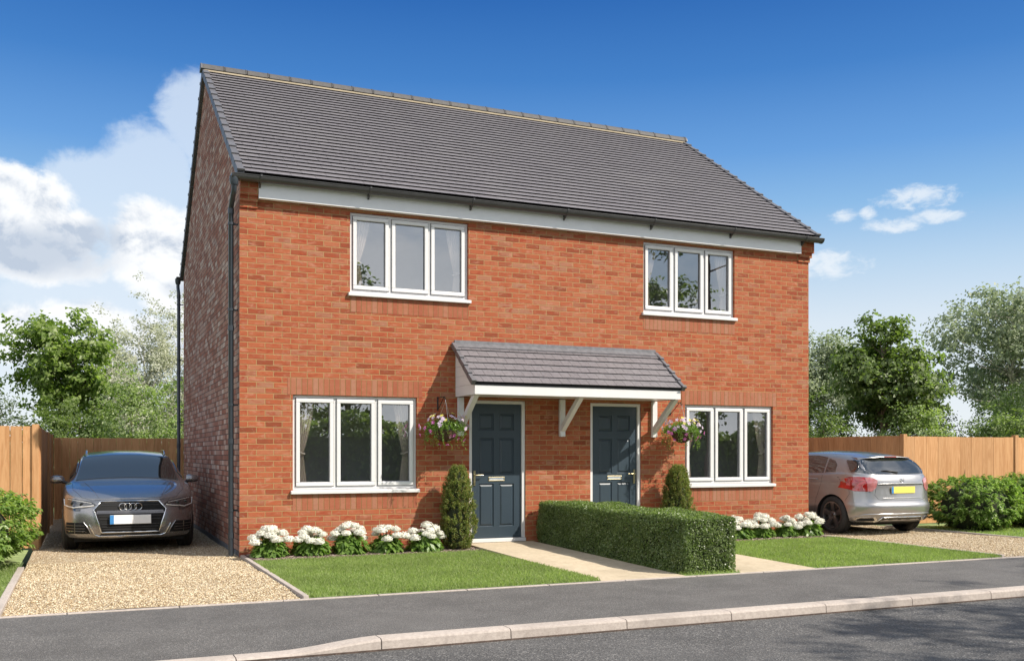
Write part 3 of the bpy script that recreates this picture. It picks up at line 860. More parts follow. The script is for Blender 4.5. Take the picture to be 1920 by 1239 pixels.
# ---- doors
def door(x0, x1, hinge_right):
    z0, z1 = 0.105, 2.155
    f = MB()
    fw = 0.050
    f.box(x0, x0 + fw, 0.02, 0.11, z0 + 0.025, z1 - 0.002); f.box(x1 - fw, x1, 0.02, 0.11, z0 + 0.025, z1 - 0.002)
    f.box(x0 + fw, x1 - fw, 0.02, 0.11, z1 - fw, z1 - 0.002)
    f.box(x0, x1, -0.012, 0.11, z0 - 0.03, z0 + 0.022)
    lw0, lw1 = x0 + fw + 0.004, x1 - fw - 0.004
    lz0, lz1 = z0 + 0.028, z1 - fw - 0.004
    W = lw1 - lw0; H = lz1 - lz0
    # moulded leaf: rails and stiles proud, panels set back with raised fields
    l = MB()
    cols = [(0.145, 0.445), (0.555, 0.855)]
    rows = [(0.085, 0.405), (0.475, 0.745), (0.805, 0.930)]
    xs = [0, .145, .445, .555, .855, 1]; zs = [0, .085, .405, .475, .745, .805, .930, 1]
    yf = 0.050
    P = lambda u, v, y: (lw0 + u * W, y, lz0 + v * H)
    for i in range(5):
        for j in range(7):
            if i in (1, 3) and j in (1, 3, 5):
                u0, u1, v0, v1 = xs[i], xs[i + 1], zs[j], zs[j + 1]
                def ring(d0, y0, d1, y1):
                    a = [P(u0 + d0 / W, v0 + d0 / H, y0), P(u1 - d0 / W, v0 + d0 / H, y0), P(u1 - d0 / W, v1 - d0 / H, y0), P(u0 + d0 / W, v1 - d0 / H, y0)]
                    b = [P(u0 + d1 / W, v0 + d1 / H, y1), P(u1 - d1 / W, v0 + d1 / H, y1), P(u1 - d1 / W, v1 - d1 / H, y1), P(u0 + d1 / W, v1 - d1 / H, y1)]
                    for k in range(4): l.quad(a[k], a[(k + 1) % 4], b[(k + 1) % 4], b[k])
                ring(0, yf, 0.008, yf + 0.014); ring(0.008, yf + 0.014, 0.018, yf + 0.014); ring(0.018, yf + 0.014, 0.038, yf + 0.001)
                l.quad(P(u0 + .038 / W, v0 + .038 / H, yf + .001), P(u1 - .038 / W, v0 + .038 / H, yf + .001), P(u1 - .038 / W, v1 - .038 / H, yf + .001), P(u0 + .038 / W, v1 - .038 / H, yf + .001))
            else:
                l.quad(P(xs[i], zs[j], yf), P(xs[i + 1], zs[j], yf), P(xs[i + 1], zs[j + 1], yf), P(xs[i], zs[j + 1], yf))
    l.quad((lw0, yf, lz0), (lw0, yf + 0.04, lz0), (lw0, yf + 0.04, lz1), (lw0, yf, lz1))
    l.quad((lw1, yf, lz0), (lw1, yf, lz1), (lw1, yf + 0.04, lz1), (lw1, yf + 0.04, lz0))
    l.quad((lw0, yf + 0.04, lz0), (lw1, yf + 0.04, lz0), (lw1, yf + 0.04, lz1), (lw0, yf + 0.04, lz1))
    d = l.build('door', M_door, house)
    f.build('door_frame', M_white, d, bevel=0.004)
    gp = MB(); e = 0.004
    gp.box(lw0 - e, lw0 - 0.0005, yf + 0.004, yf + 0.03, lz0, lz1); gp.box(lw1 + 0.0005, lw1 + e, yf + 0.004, yf + 0.03, lz0, lz1)
    gp.box(lw0 - e, lw1 + e, yf + 0.004, yf + 0.03, lz1 + 0.0005, lz1 + e)
    gp.build('door_seal', M_gasket, d)
    # lever handle on its long plate
    s = 1 if not hinge_right else -1
    hx = (lw0 + 0.045) if s > 0 else (lw1 - 0.045)
    hz = lz0 + 0.895
    h = MB()
    h.box(hx - 0.015, hx + 0.015, yf - 0.010, yf - 0.0005, hz - 0.125, hz + 0.095)
    h.tube([(hx, yf - 0.010, hz + 0.03), (hx, yf - 0.050, hz + 0.03)], 0.010, 10)
    h.tube([(hx, yf - 0.048, hz + 0.03), (hx + s * 0.03, yf - 0.052, hz + 0.030), (hx + s * 0.125, yf - 0.046, hz + 0.028)], 0.0085, 10)
    h.tube([(hx, yf - 0.022, hz - 0.075), (hx, yf - 0.009, hz - 0.075)], 0.012, 12)
    h.build('handle', M_brass, d, smooth=40)
    cx, cz = (lw0 + lw1) / 2, lz0 + 0.440 * H
    b = MB()
    w2, h2 = 0.128, 0.030
    b.box(cx - w2, cx + w2, yf - 0.008, yf - 0.0005, cz + h2 - 0.010, cz + h2); b.box(cx - w2, cx + w2, yf - 0.008, yf - 0.0005, cz - h2, cz - h2 + 0.010)
    b.box(cx - w2, cx - w2 + 0.012, yf - 0.008, yf - 0.0005, cz - h2 + 0.010, cz + h2 - 0.010); b.box(cx + w2 - 0.012, cx + w2, yf - 0.008, yf - 0.0005, cz - h2 + 0.010, cz + h2 - 0.010)
    lb = b.build('letterbox', M_brass, d, bevel=0.002)
    c_ = MB(); c_.prism([(cz - h2 + 0.012, yf - 0.006), (cz + h2 - 0.014, yf - 0.001), (cz + h2 - 0.014, yf - 0.0004), (cz - h2 + 0.012, yf - 0.0004)], lambda p, hh: (hh, p[1], p[0]), cx - w2 + 0.014, cx + w2 - 0.014)
    c_.build('letter_flap', M_steel, d)
    return d
door(3.25, 4.15, False)
door(5.243, 6.143, True)
for x0, x1 in ((3.25, 4.15), (5.243, 6.143)):
    mb = MB(); mb.box(x0 + 0.001, x1 - 0.001, 0.003, 0.12, -0.05, 0.073)
    mb.build('door_step', M_slab, house)

# ---- main roof
YE, ZE = -0.20, 5.030                     # lower edge of the tiling
YR, ZR = RY, 7.820                        # ridge
sl = Vector((0, YR - YE, ZR - ZE)); SL = sl.length; sd = sl.normalized(); sn = Vector((0, -sd.z, sd.y))
def tiles(parent, x0, x1, ye, ze, sd_, sn_, SL_, rows, tw, thick=0.030, name='roof_tiles', lift=0.032, seed=1, jit=0.0004):
    g = SL_ / rows
    rnd = random.Random(seed)
    V = []; F = []
    for r in range(rows):
        off = (tw * 0.5) if r % 2 else 0.0
        x = x0 - off
        while x < x1 - 0.004:
            a, b = max(x0, x + 0.0018), min(x1, x + tw - 0.0018)
            if b - a > 0.02:
                s0 = r * g - 0.003; s1 = min(SL_, (r + 1) * g + 0.05)
                j = rnd.uniform(-jit, jit); s0 += rnd.uniform(-0.0004, 0.0004)
                def P(xx, s, n): return (xx, ye + sd_.y * s + sn_.y * n, ze + sd_.z * s + sn_.z * n)
                o = len(V)
                top0 = lift + j; top1 = 0.010
                und = 0.013
                V += [P(a, s0, top0), P(b, s0, top0), P(b, s1, top1 - 0.004), P(a, s1, top1 - 0.004),
                      P(a, s0 + 0.005, top0 - 0.006), P(b, s0 + 0.005, top0 - 0.006),
                      P(a, s0 + 0.034, top0 - thick), P(b, s0 + 0.034, top0 - thick),
                      P(a, s1, -0.012), P(b, s1, -0.012)]
                F += [(o, o + 1, o + 2, o + 3), (o + 4, o + 5, o + 1, o), (o + 6, o + 7, o + 5, o + 4), (o + 8, o + 9, o + 7, o + 6),
                      (o, o + 3, o + 8, o + 4), (o + 4, o + 8, o + 8, o + 6)][:5] + [(o + 1, o + 5, o + 9, o + 2)]
            x += tw
    mb = MB(); mb.v = V; mb.f = F; mb.mi = [0, 1, 1, 1, 1, 1] * (len(F) // 6)
    return mb.build(name, [M_tile, M_tiledark], parent, recalc=False)
# deck under the tiles, both slopes
mb = MB()
x0, x1 = -0.035, HW + 0.035
def rf(y, z): return [(x0, y, z), (x1, y, z)]
back_y, back_z = 2 * RY - YE, ZE
pts = [(YE + 0.02, ZE - 0.010), (YR, ZR - 0.010), (back_y - 0.02, back_z - 0.010), (back_y - 0.02, back_z - 0.05), (YR, ZR - 0.055), (YE + 0.02, ZE - 0.05)]
mb.prism(pts, lambda p, h: (h, p[0], p[1]), x0, x1)
roof = mb.build('roof', M_tiledark, house)
tiles(roof, -0.02, HW + 0.02, YE, ZE, sd, sn, SL, 32, 0.332, seed=4)
# rear slope, same tiles seen only from other sides
sdb = Vector((0, -sd.y, sd.z)); snb = Vector((0, sd.z, sd.y))
tiles(roof, -0.02, HW + 0.02, back_y, ZE, sdb, snb, SL, 16, 0.332, name='rear_tiles', seed=5)

# dry verge caps, sixteen stepped units on each rake
def verge(xa, xb, s0, s1, name='verge_cap', parent=roof, ye=YE, ze=ZE, d=sd, nn=sn, drop_=0.075, rise=0.048, knob=True):
    def P(x, s, n): return (x, ye + d.y * s + nn.y * n, ze + d.z * s + nn.z * n)
    mb = MB()
    for (a, b, n0, n1) in ((xa, xb, rise - 0.016, None),):
        vs = []
        for s, up in ((s0 - 0.012, 0.0), (s1 + 0.01, -0.012)):
            for x in (xa, xb):
                vs += [P(x, s, rise + up), P(x, s, -drop_ + up)]
        mb.add(vs, [(0, 2, 6, 4), (1, 5, 7, 3), (0, 4, 5, 1), (2, 3, 7, 6), (0, 1, 3, 2), (4, 6, 7, 5)])
    if knob:
        mb2 = [P(x, s, n) for s in (s0 - 0.020, s0 + 0.030) for x in (min(xa, xb) - 0.008, max(xa, xb) + 0.008) for n in (rise - 0.02, rise + 0.011)]
        mb.add(mb2, [(0, 1, 3, 2), (4, 6, 7, 5), (0, 4, 5, 1), (2, 3, 7, 6), (1, 5, 7, 3), (0, 2, 6, 4)])
    return mb.build(name, M_verge, parent, bevel=0.004)
NV = 16
for side, (xa, xb) in enumerate(((-0.058, 0.030), (HW - 0.030, HW + 0.058))):
    for k in range(NV):
        verge(xa, xb, SL * k / NV, SL * (k + 1) / NV)
        verge(xa, xb, SL * k / NV, SL * (k + 1) / NV, ye=back_y, d=sdb, nn=snb)
# mortar bed and ridge tiles
mb = MB(); mb.prism([(-0.135, -0.068), (-0.120, -0.040), (0, 0.045), (0.120, -0.040), (0.135, -0.068)], lambda p, h: (h, YR + p[0], ZR + 0.012 + p[1]), -0.03, HW + 0.03)
mb.build('ridge_mortar', M_mortar, roof)
rw = 0.3605
prof = [(-0.122, -0.050), (-0.100, 0.005), (-0.060, 0.048), (0, 0.066), (0.060, 0.048), (0.100, 0.005), (0.122, -0.050), (0.108, -0.050), (0, 0.040), (-0.108, -0.050)]
mb = MB(); mb.prism(prof, lambda p, h: (h, YR + p[0], ZR + 0.040 + p[1]), 0, rw - 0.020)
mb.prism([(p[0] * 1.06, p[1] + 0.006) for p in prof[:7]] + [(0.09, -0.045), (0, 0.03), (-0.09, -0.045)], lambda p, h: (h, YR + p[0], ZR + 0.040 + p[1]), rw - 0.019, rw - 0.004)
first = None
nr = int((HW + 0.12) / rw)
rs = (HW + 0.12) / nr
for k in range(nr):
    if first is None:
        first = mb.build('ridge_tile', M_ridge, roof, smooth=50); first.location.x = -0.06; o = first
    else:
        o = first.copy(); COL.objects.link(o); o.parent = roof
    o.location.x = -0.06 + k * rs
for xa, xb in ((-0.085, -0.0605), (HW + 0.0605, HW + 0.085)):
    mb = MB()
    mb.prism([(p[0] * 1.05, p[1] * 1.05 + 0.003) for p in prof[:7]], lambda p, h: (h, YR + p[0], ZR + 0.040 + p[1]), xa, xb)
    mb.build('ridge_cap', M_verge, roof, smooth=50)

# eaves: soffit, fascia, gutter
mb = MB(); mb.box(0.234, 9.226, -0.098, -0.080, 4.745, 4.958)
mb.build('fascia', M_fascia, house, bevel=0.003)
mb = MB(); mb.box(0.236, 9.224, -0.079, -0.0008, 4.748, 4.760)
mb.build('soffit', M_fascia, house)
def gutter(yc, x0, x1, sgn):
    zc = 5.000
    n = 12; r = 0.070
    out = [(yc + r * math.cos(t) * 1.0, zc + r * math.sin(t)) for t in [math.pi + math.pi * k / n for k in range(n + 1)]]
    inn = [(yc + (r - 0.006) * math.cos(t), zc + (r - 0.006) * math.sin(t)) for t in [2 * math.pi - math.pi * k / n for k in range(n + 1)]]
    mb = MB(); mb.prism(out + inn, lambda p, h: (h, p[0], p[1]), x0, x1)
    # rolled lips and end stops
    for y in (yc - r, yc + r): mb.tube([(x0, y, zc), (x1, y, zc)], 0.006, 6)
    for x in (x0, x1):
        mb.prism([(yc + (r + 0.006) * math.cos(t), zc + (r + 0.006) * math.sin(t)) for t in [math.pi + math.pi * k / n for k in range(n + 1)]], lambda p, h: (h, p[0], p[1]), x - 0.012, x + 0.012)
    g = mb.build('gutter', M_gutter, house, smooth=50)
    return g
gf = gutter(-0.188, -0.12, HW + 0.11, 1)
gb = gutter(HD + 0.188, -0.12, HW + 0.11, -1)
def gbracket(x, parent, yc=-0.188):
    zc = 5.000; n = 10; r = 0.077
    mb = MB()
    ring = [(yc + r * math.cos(t), zc + r * math.sin(t)) for t in [math.pi + math.pi * k / n for k in range(n + 1)]]
    ring += [(yc + (r - 0.006) * math.cos(t), zc + (r - 0.006) * math.sin(t)) for t in [2 * math.pi - math.pi * k / n for k in range(n + 1)]]
    mb.prism(ring, lambda p, h: (h, p[0], p[1]), x - 0.014, x + 0.014)
    mb.prism([(yc + 0.0, zc - 0.066), (yc + 0.086, zc - 0.030), (yc + 0.086, zc - 0.125), (yc + 0.070, zc - 0.125)], lambda p, h: (h, p[0], p[1]), x - 0.010, x + 0.010)
    mb.box(x - 0.012, x + 0.012, yc - r - 0.004, yc - r + 0.012, zc - 0.01, zc + 0.014)
    return mb.build('gutter_bracket', M_gutter, parent, smooth=50)
for x in (0.245, 1.715, 3.225, 4.735, 6.255, 7.762, 9.22): gbracket(x, gf)

# downpipes with swan neck and clips
def downpipe(y, yg, name='downpipe'):
    x = -0.095
    mb = MB()
    mb.tube([(x, yg, 4.93), (x, yg, 4.80), (x, yg + (y - yg) * 0.15, 4.77), (x, yg + (y - yg) * 0.85, 4.66), (x, y, 4.62), (x, y, 0.02)], 0.034, 14)
    mb.tube([(x, yg, 4.97), (x, yg, 4.90), (x, yg, 4.86)], 0.05, 14, radii=[0.060, 0.056, 0.044])
    for z in (4.60, 3.05, 1.55, 0.30): mb.tube([(x, y, z - 0.05), (x, y, z + 0.02)], 0.040, 14)
    p = mb.build(name, M_pipe, house, smooth=50)
    for z in (4.42, 3.28, 2.02, 0.62):
        c = MB(); c.tube([(x, y, z - 0.016), (x, y, z + 0.016)], 0.041, 14); c.box(x + 0.02, -0.0005, y - 0.012 + 0.03, y + 0.012 + 0.03, z - 0.010, z + 0.010)
        c.box(x + 0.02, x + 0.075, y + 0.012, y + 0.05, z - 0.008, z + 0.008)
        c.build('pipe_clip', M_pipe, p, smooth=50)
downpipe(0.105, -0.188)
downpipe(HD + 0.02, HD + 0.188)

# ---- shared porch canopy
cx0, cx1 = 2.975, 6.435
CY, CZ = -0.790, 2.345
cs = Vector((0, -0.004 - CY, 2.945 - CZ)); CL = cs.length; cd = cs.normalized(); cn = Vector((0, -cd.z, cd.y))
mb = MB(); mb.prism([(CY + 0.02, CZ - 0.028), (CY + 0.02, CZ - 0.004), (-0.004, 2.945 - 0.004), (-0.004, 2.905)], lambda p, h: (h, p[0], p[1]), cx0 + 0.04, cx1 - 0.04)
canopy = mb.build('porch_canopy', M_tiledark, house)
tiles(canopy, cx0 + 0.03, cx1 - 0.03, CY, CZ, cd, cn, CL, 6, 0.150, name='canopy_tiles', seed=8, lift=0.026)
for xa, xb in ((cx0, cx0 + 0.055), (cx1 - 0.055, cx1)):
    for k in range(5):
        verge(xa, xb, CL * k / 5, CL * (k + 1) / 5, parent=canopy, ye=CY, ze=CZ, d=cd, nn=cn, drop_=0.030, rise=0.044)
mb = MB(); mb.prism([(-0.001, 3.010), (-0.016, 3.010), (-0.020, 2.962), (-0.110, 2.905), (-0.106, 2.895), (-0.001, 2.955)], lambda p, h: (h, p[0], p[1]), 3.02, 6.40)
mb.build('flashing', M_lead, canopy)
mb = MB(); mb.box(3.035, 6.375, -0.768, -0.746, 2.188, 2.330)
mb.build('canopy_fascia', M_white, canopy, bevel=0.004)
mb = MB(); mb.box(3.062, 6.348, -0.745, -0.002, 2.200, 2.212)
mb.build('canopy_soffit', M_white, canopy)
for xa in (3.038, 6.350):
    mb = MB()
    # cheek built from lapped boards
    zb = [2.188, 2.33, 2.47, 2.61, 2.75, 2.93]
    def yedge(z): return -0.744 if z <= 2.325 else -0.744 + (z - 2.325) / (2.90 - 2.325) * 0.741
    for k in range(5):
        z0_, z1_ = zb[k] + 0.0015, min(zb[k + 1], 2.895) - 0.0015
        mb.prism([(-0.003, z0_), (yedge(z0_), z0_), (min(-0.004, yedge(z1_)), z1_), (-0.003, z1_)], lambda p, h: (h, p[0], p[1]), xa, xa + 0.022)
    mb.build('cheek_board', M_white, canopy)
for xc in (3.105, 4.742, 6.365 - 0.0):
    bx0, bx1 = xc - 0.043, xc + 0.043
    if xc > 6: bx0, bx1 = 6.322, 6.408
    mb = MB()
    mb.box(bx0, bx1, -0.060, -0.002, 1.628, 2.186)
    mb.prism([(-0.061, 1.700), (-0.061, 1.800), (-0.560, 2.186), (-0.680, 2.186)], lambda p, h: (h, p[0], p[1]), bx0 + 0.006, bx1 - 0.006)
    mb.build('bracket', M_white, canopy, bevel=0.004)

# wrought-iron hanging-basket brackets on the wall
def basket_bracket(x):
    mb = MB()
    mb.box(x - 0.010, x + 0.010, -0.008, -0.0005, 1.985, 2.185)
    mb.tube([(x, -0.006, 2.172), (x, -0.315, 2.172)], 0.006, 8)
    mb.tube([(x, -0.006, 2.000), (x, -0.10, 2.055), (x, -0.26, 2.165)], 0.0055, 8)
    cr = [(x, -0.315 + 0.022 * math.sin(t), 2.172 - 0.022 + 0.022 * math.cos(t)) for t in [k * 0.55 for k in range(0, 10)]]
    mb.tube(cr, 0.005, 6)
    mb.build('basket_bracket', M_iron, house, smooth=50)
basket_bracket(2.765); basket_bracket(6.682)

# ------------------------------------------------------------------ foliage
def unit(v): return v / np.maximum(np.linalg.norm(v, axis=-1, keepdims=True), 1e-9)
def leaf_geo(pos, nrm, size, aspect, rng, tilt=0.6, droop=0.25, fold=0.18, along=None):
    """diamond leaves: pos (n,3), nrm (n,3) rough facing, returns V, F"""
    n = len(pos)
    nn = unit(nrm + rng.normal(0, tilt, (n, 3)))
    a = rng.normal(0, 1, (n, 3)) if along is None else along + rng.normal(0, 0.35, (n, 3))
    a = unit(a - nn * np.sum(a * nn, -1, keepdims=True))
    b = np.cross(nn, a)
    s = (size * rng.uniform(0.65, 1.25, n))[:, None] if np.isscalar(size) else (size * rng.uniform(0.75, 1.2, n))[:, None]
    base = pos - a * s * 0.5
    tip = pos + a * s * 0.5 - np.array([0, 0, 1]) * s * droop
    m = pos + a * s * 0.02
    l = m - b * s * aspect * 0.5 + nn * s * fold
    r = m + b * s * aspect * 0.5 + nn * s * fold
    V = np.stack([base, r, tip, l], 1).reshape(-1, 3)
    F = (np.arange(n) * 4)[:, None] + np.array([0, 1, 2, 3])
    return V, F
def join_geo(parts):
    Vs, Fs, Ms = [], [], []; o = 0
    for V, F, m in parts:
        Vs.append(V); Fs.append(F + o); Ms.append(np.full(len(F), m)); o += len(V)
    return np.vstack(Vs), np.vstack(Fs), np.concatenate(Ms)
def sph(n, rng):
    return unit(rng.normal(0, 1, (n, 3)))
def lumpy(d, rng_seed, k=14, amp=0.16, width=3.0):
    """multiplier on radius by direction: a handful of bulges and hollows"""
    r = np.random.default_rng(rng_seed); c = unit(r.normal(0, 1, (k, 3))); w = r.uniform(-1, 1, k) * amp
    return 1 + (np.exp(width * 2 * (d @ c.T - 1)) * w).sum(-1)

def tree(name, loc, h, crown_c, crown_r, mat, trunk_mat, label, cat='tree', group=None, seed=1, clumps=46, per=420, leaf=0.10, asp=0.62, clump_r=0.42,
         trunk_r=0.09, dense=0.75, upright=False, sq=0.75, fork=0.35, shell=0.55, droop=0.25):
    """crown_c = (dx, dy, z) centre of the crown, crown_r = radii"""
    rng = np.random.default_rng(seed); rn = random.Random(seed)
    root = empty(name, loc)
    tag(root, label, cat, group)
    cc = np.array(crown_c, float); cr = np.array(crown_r, float)
    d = sph(clumps, rng)
    rad = (shell + (1 - shell) * rng.random(clumps)) ** 0.8
    rad[: clumps // 5] *= 0.5
    ctr = cc + d * cr * rad[:, None] * lumpy(d, seed + 5, amp=0.22)[:, None]
    ctr[:, 2] = np.maximum(ctr[:, 2], 0.25)
    # limbs
    tb = MB()
    base = Vector((0, 0, -0.15)); zf = max(0.3, cc[2] - cr[2] * (1 - fork) )
    lean = Vector((cc[0] * 0.4, cc[1] * 0.4, 0))
    topz = cc[2] + cr[2] * 0.55
    tp = [base + lean * (k / 6) * (k / 6) + Vector((rn.uniform(-1, 1), rn.uniform(-1, 1), 0)) * trunk_r * 0.35 * (k > 0) + Vector((0, 0, (topz + 0.15) * k / 6)) for k in range(7)]
    tb.tube(tp, 0, 9, radii=[trunk_r * (1.25 if k == 0 else 1) * (1 - 0.80 * k / 6) for k in range(7)])
    for i in range(clumps):
        c = Vector(ctr[i])
        za = min(topz * 0.95, max(zf * 0.55, c.z - (cr[2] * (0.55 if upright else 0.35)) * rn.uniform(0.5, 1.2)))
        k = za / topz * 6; k0 = int(min(5, k)); st = tp[k0].lerp(tp[k0 + 1], min(1, k - k0))
        mid = st.lerp(c, 0.5) + Vector((rn.uniform(-1, 1), rn.uniform(-1, 1), -0.6 if not upright else 0.3)) * (c - st).length * 0.10
        r0 = trunk_r * (0.38 * (1 - za / topz * 0.6))
        tb.tube([st, st.lerp(mid, 0.5) + Vector((0, 0, 0.03)), mid, mid.lerp(c, 0.5), c], 0, 5, radii=[r0, r0 * 0.8, r0 * 0.6, r0 * 0.4, r0 * 0.15])
        for q in range(3):
            e = c + Vector((rn.gauss(0, 1), rn.gauss(0, 1), rn.gauss(0, 0.8))) * clump_r * 0.6
            s_ = mid.lerp(c, rn.uniform(0.2, 0.9)); tb.tube([s_, s_.lerp(e, 0.5), e], 0, 4, radii=[r0 * 0.35, r0 * 0.22, r0 * 0.08])
    tb.build('trunk', trunk_mat, root, smooth=60)
    # leaves: layered sprays inside each clump
    parts = []
    npc = (per * rng.uniform(0.55, 1.35, clumps)).astype(int)
    P = []; N = []
    for i in range(clumps):
        n = npc[i]
        ns = max(4, n // 26)
        sp = ctr[i] + rng.normal(0, 1, (ns, 3)) * clump_r * np.array([0.62, 0.62, 0.62 * sq if not upright else 1.0])
        k = rng.integers(0, ns, n)
        outd = unit(sp - ctr[i] + 1e-3)
        q = sp[k] + rng.normal(0, 1, (n, 3)) * clump_r * 0.17 * np.array([1.2, 1.2, 0.8]) * (2.2 - dense)
        P.append(q); N.append(outd[k] * 0.55 + unit(q - cc) * 0.5 + np.array([0, 0, 0.75]))
    P = np.vstack(P); N = np.vstack(N)
    keep = P[:, 2] > 0.12
    P, N = P[keep], N[keep]
    V, F = leaf_geo(P, N, leaf, asp, rng, tilt=0.55, droop=droop)
    np_mesh('foliage', V, F, mat, root)
    return root

# -- trees beyond the left fence
tree('tree', (-2.42, 14.0, 0), 5.0, (0.0, 0, 3.42), (1.26, 1.3, 1.50), M_maple, M_trunk, 'bright green leafy tree rising behind the left fence', seed=11, clumps=52, per=240, leaf=0.115, asp=0.75, clump_r=0.33, group=None, shell=0.5)
for i, (x, y, h, r, s) in enumerate([(-0.95, 24, 5.9, 0.95, 21), (0.2, 26, 6.9, 1.0, 22), (1.5, 27, 6.7, 1.05, 23), (2.9, 28, 6.5, 1.2, 24)]):
    tree('poplar', (x, y, 0), h, (0, 0, h * 0.52), (r, r, h * 0.47), M_hazeleaf, M_birchbark,
         ['pale green feathery tree just right of the bright leafy tree', 'tallest pale feathery tree behind the left back fence', 'pale feathery tree beside the rear downpipe', 'pale feathery tree mostly hidden by the side wall'][i], seed=s, clumps=44, per=300, leaf=0.10, asp=0.6, clump_r=0.42, upright=True, trunk_r=0.07, group='pale feathery trees behind the left fence')
tree('tree', (-5.6, 19.0, 0), 4.1, (0, 0, 2.2), (1.6, 1.6, 1.75), M_darkleaf, M_trunk, 'dark round tree at the left edge of the picture behind the fence', seed=31, clumps=46, per=330, leaf=0.10, clump_r=0.45)
def shrub(x, y, h, r, seed, label, mat, group, leaf=0.075, per=260, clumps=34):
    return tree('shrub', (x, y, 0), h, (0, 0, h * 0.52), (r, r * 0.9, h * 0.48), mat, M_trunk, label, 'shrub', group, seed=seed, clumps=clumps, per=per, leaf=leaf, clump_r=r * 0.36, trunk_r=0.035, sq=1.0, shell=0.6)
GL = 'shrubs showing over the left fence'
shrub(-3.9, 11.5, 2.55, 0.95, 41, 'dark green shrub just above the left fence panels', M_darkleaf, GL)
shrub(-1.95, 12.6, 2.85, 0.95, 42, 'dark shrub at the foot of the bright leafy tree', M_oak, GL)
shrub(-0.85, 11.2, 2.75, 0.85, 43, 'light green shrub in the middle of the back fence', M_shrub, GL)
shrub(0.35, 12.2, 3.05, 0.95, 44, 'light green shrub rising by the rear downpipe', M_shrub, GL)
shrub(-2.7, 11.0, 2.35, 0.7, 45, 'low mid-green shrub behind the fence corner', M_oak, GL)

# -- trees beyond the right fence
tree('tree', (18.95, 8.0, 0), 5.2, (0.0, 0, 3.55), (1.42, 1.4, 1.50), M_oak, M_trunk, 'mid green leafy tree standing above the silver car', seed=12, clumps=58, per=270, leaf=0.125, asp=0.7, clump_r=0.36, shell=0.5)
tree('tree', (20.6, 13.0, 0), 6.0, (0.0, 0, 3.9), (2.3, 2.0, 1.95), M_birch, M_trunk, 'pale green broad tree beside the right corner of the house', seed=13, clumps=60, per=330, leaf=0.11, clump_r=0.5, shell=0.5)
tree('birch', (24.6, 8.4, 0), 7.8, (0.3, 0, 4.35), (2.75, 2.2, 2.7), M_birch, M_birchbark, 'pale airy birch reaching the right edge of the picture', seed=14, clumps=84, per=230, leaf=0.115, clump_r=0.55, shell=0.35, asp=0.75, trunk_r=0.11)
tree('tree', (22.0, 4.6, 0), 6.2, (0.9, 0, 4.1), (1.35, 1.3, 2.2), M_oak, M_trunk, 'darker broadleaf tree in front of the birch at the right edge', seed=15, clumps=48, per=260, leaf=0.105, clump_r=0.40, shell=0.5)
GR = 'shrubs showing over the right fence'
shrub(15.2, 8.5, 3.1, 0.9, 51, 'pale shrub nearest the right corner of the house', M_shrub, GR)
shrub(17.0, 8.2, 2.9, 0.95, 52, 'shrub to the left of the mid green tree trunk', M_oak, GR)
shrub(18.9, 6.8, 2.65, 0.95, 53, 'low shrub under the mid green tree', M_shrub, GR)
shrub(20.4, 8.0, 3.35, 1.1, 54, 'rounded grey-green shrub right of the mid green tree', M_darkleaf, GR)
shrub(20.6, 5.4, 2.75, 0.9, 55, 'light green shrub right of the grey-green one, over the board fence', M_shrub, GR)
shrub(21.9, 6.4, 3.0, 1.0, 56, 'light shrub below the birch over the board fence', M_shrub, GR)
shrub(19.8, 3.9, 2.3, 0.75, 57, 'lowest shrub just clearing the fence post at the right', M_oak, GR)
tag(flat('distant_hedge_ground', -60, 90, 30, 34, -0.155, M_field), kind='structure')

# -- trees across the street: seen in the window reflections, shading the road
GS = 'street trees on the opposite side'
for i, (x, y, h, r, s) in enumerate([(3.5, -27, 6.4, 2.6, 61), (9.0, -30, 10.4, 2.2, 62), (15.5, -26, 6.0, 2.8, 63), (24.0, -27, 9.6, 3.2, 64), (31.5, -28, 10.0, 3.2, 65), (-4.5, -28, 6.5, 2.8, 66), (20.0, -33, 8.5, 3.0, 68)]):
    tree('street_tree', (x, y, -0.1), h, (0, 0, h * 0.56), (r, r, h * 0.42), M_oak, M_trunk, ['tree across the street opposite the left front door', 'slim taller tree across the street opposite the right front door', 'low tree across the street opposite the right driveway', 'tall tree across the street beyond the right driveway', 'tallest tree across the street, farthest to the right', 'low tree across the street opposite the left driveway', 'tree standing behind the others across the street'][i], seed=s, clumps=40, per=170, leaf=0.24, clump_r=0.75, trunk_r=0.16, group=GS)
tree('street_tree', (16.8, -13.2, -0.1), 11.5, (0, 0, 9.3), (2.4, 1.6, 1.6), M_oak, M_trunk, 'tall open tree beside the road casting shade on it', seed=71, clumps=44, per=150, leaf=0.16, clump_r=0.55, trunk_r=0.16, group=GS, shell=0.3)
tree('street_tree', (11.1, -13.9, -0.1), 9.8, (0, 0, 8.1), (2.2, 1.7, 1.1), M_oak, M_trunk, 'tall open tree by the opposite pavement casting shade on the near road', seed=72, clumps=22, per=120, leaf=0.15, clump_r=0.55, trunk_r=0.16, group=GS, shell=0.3)

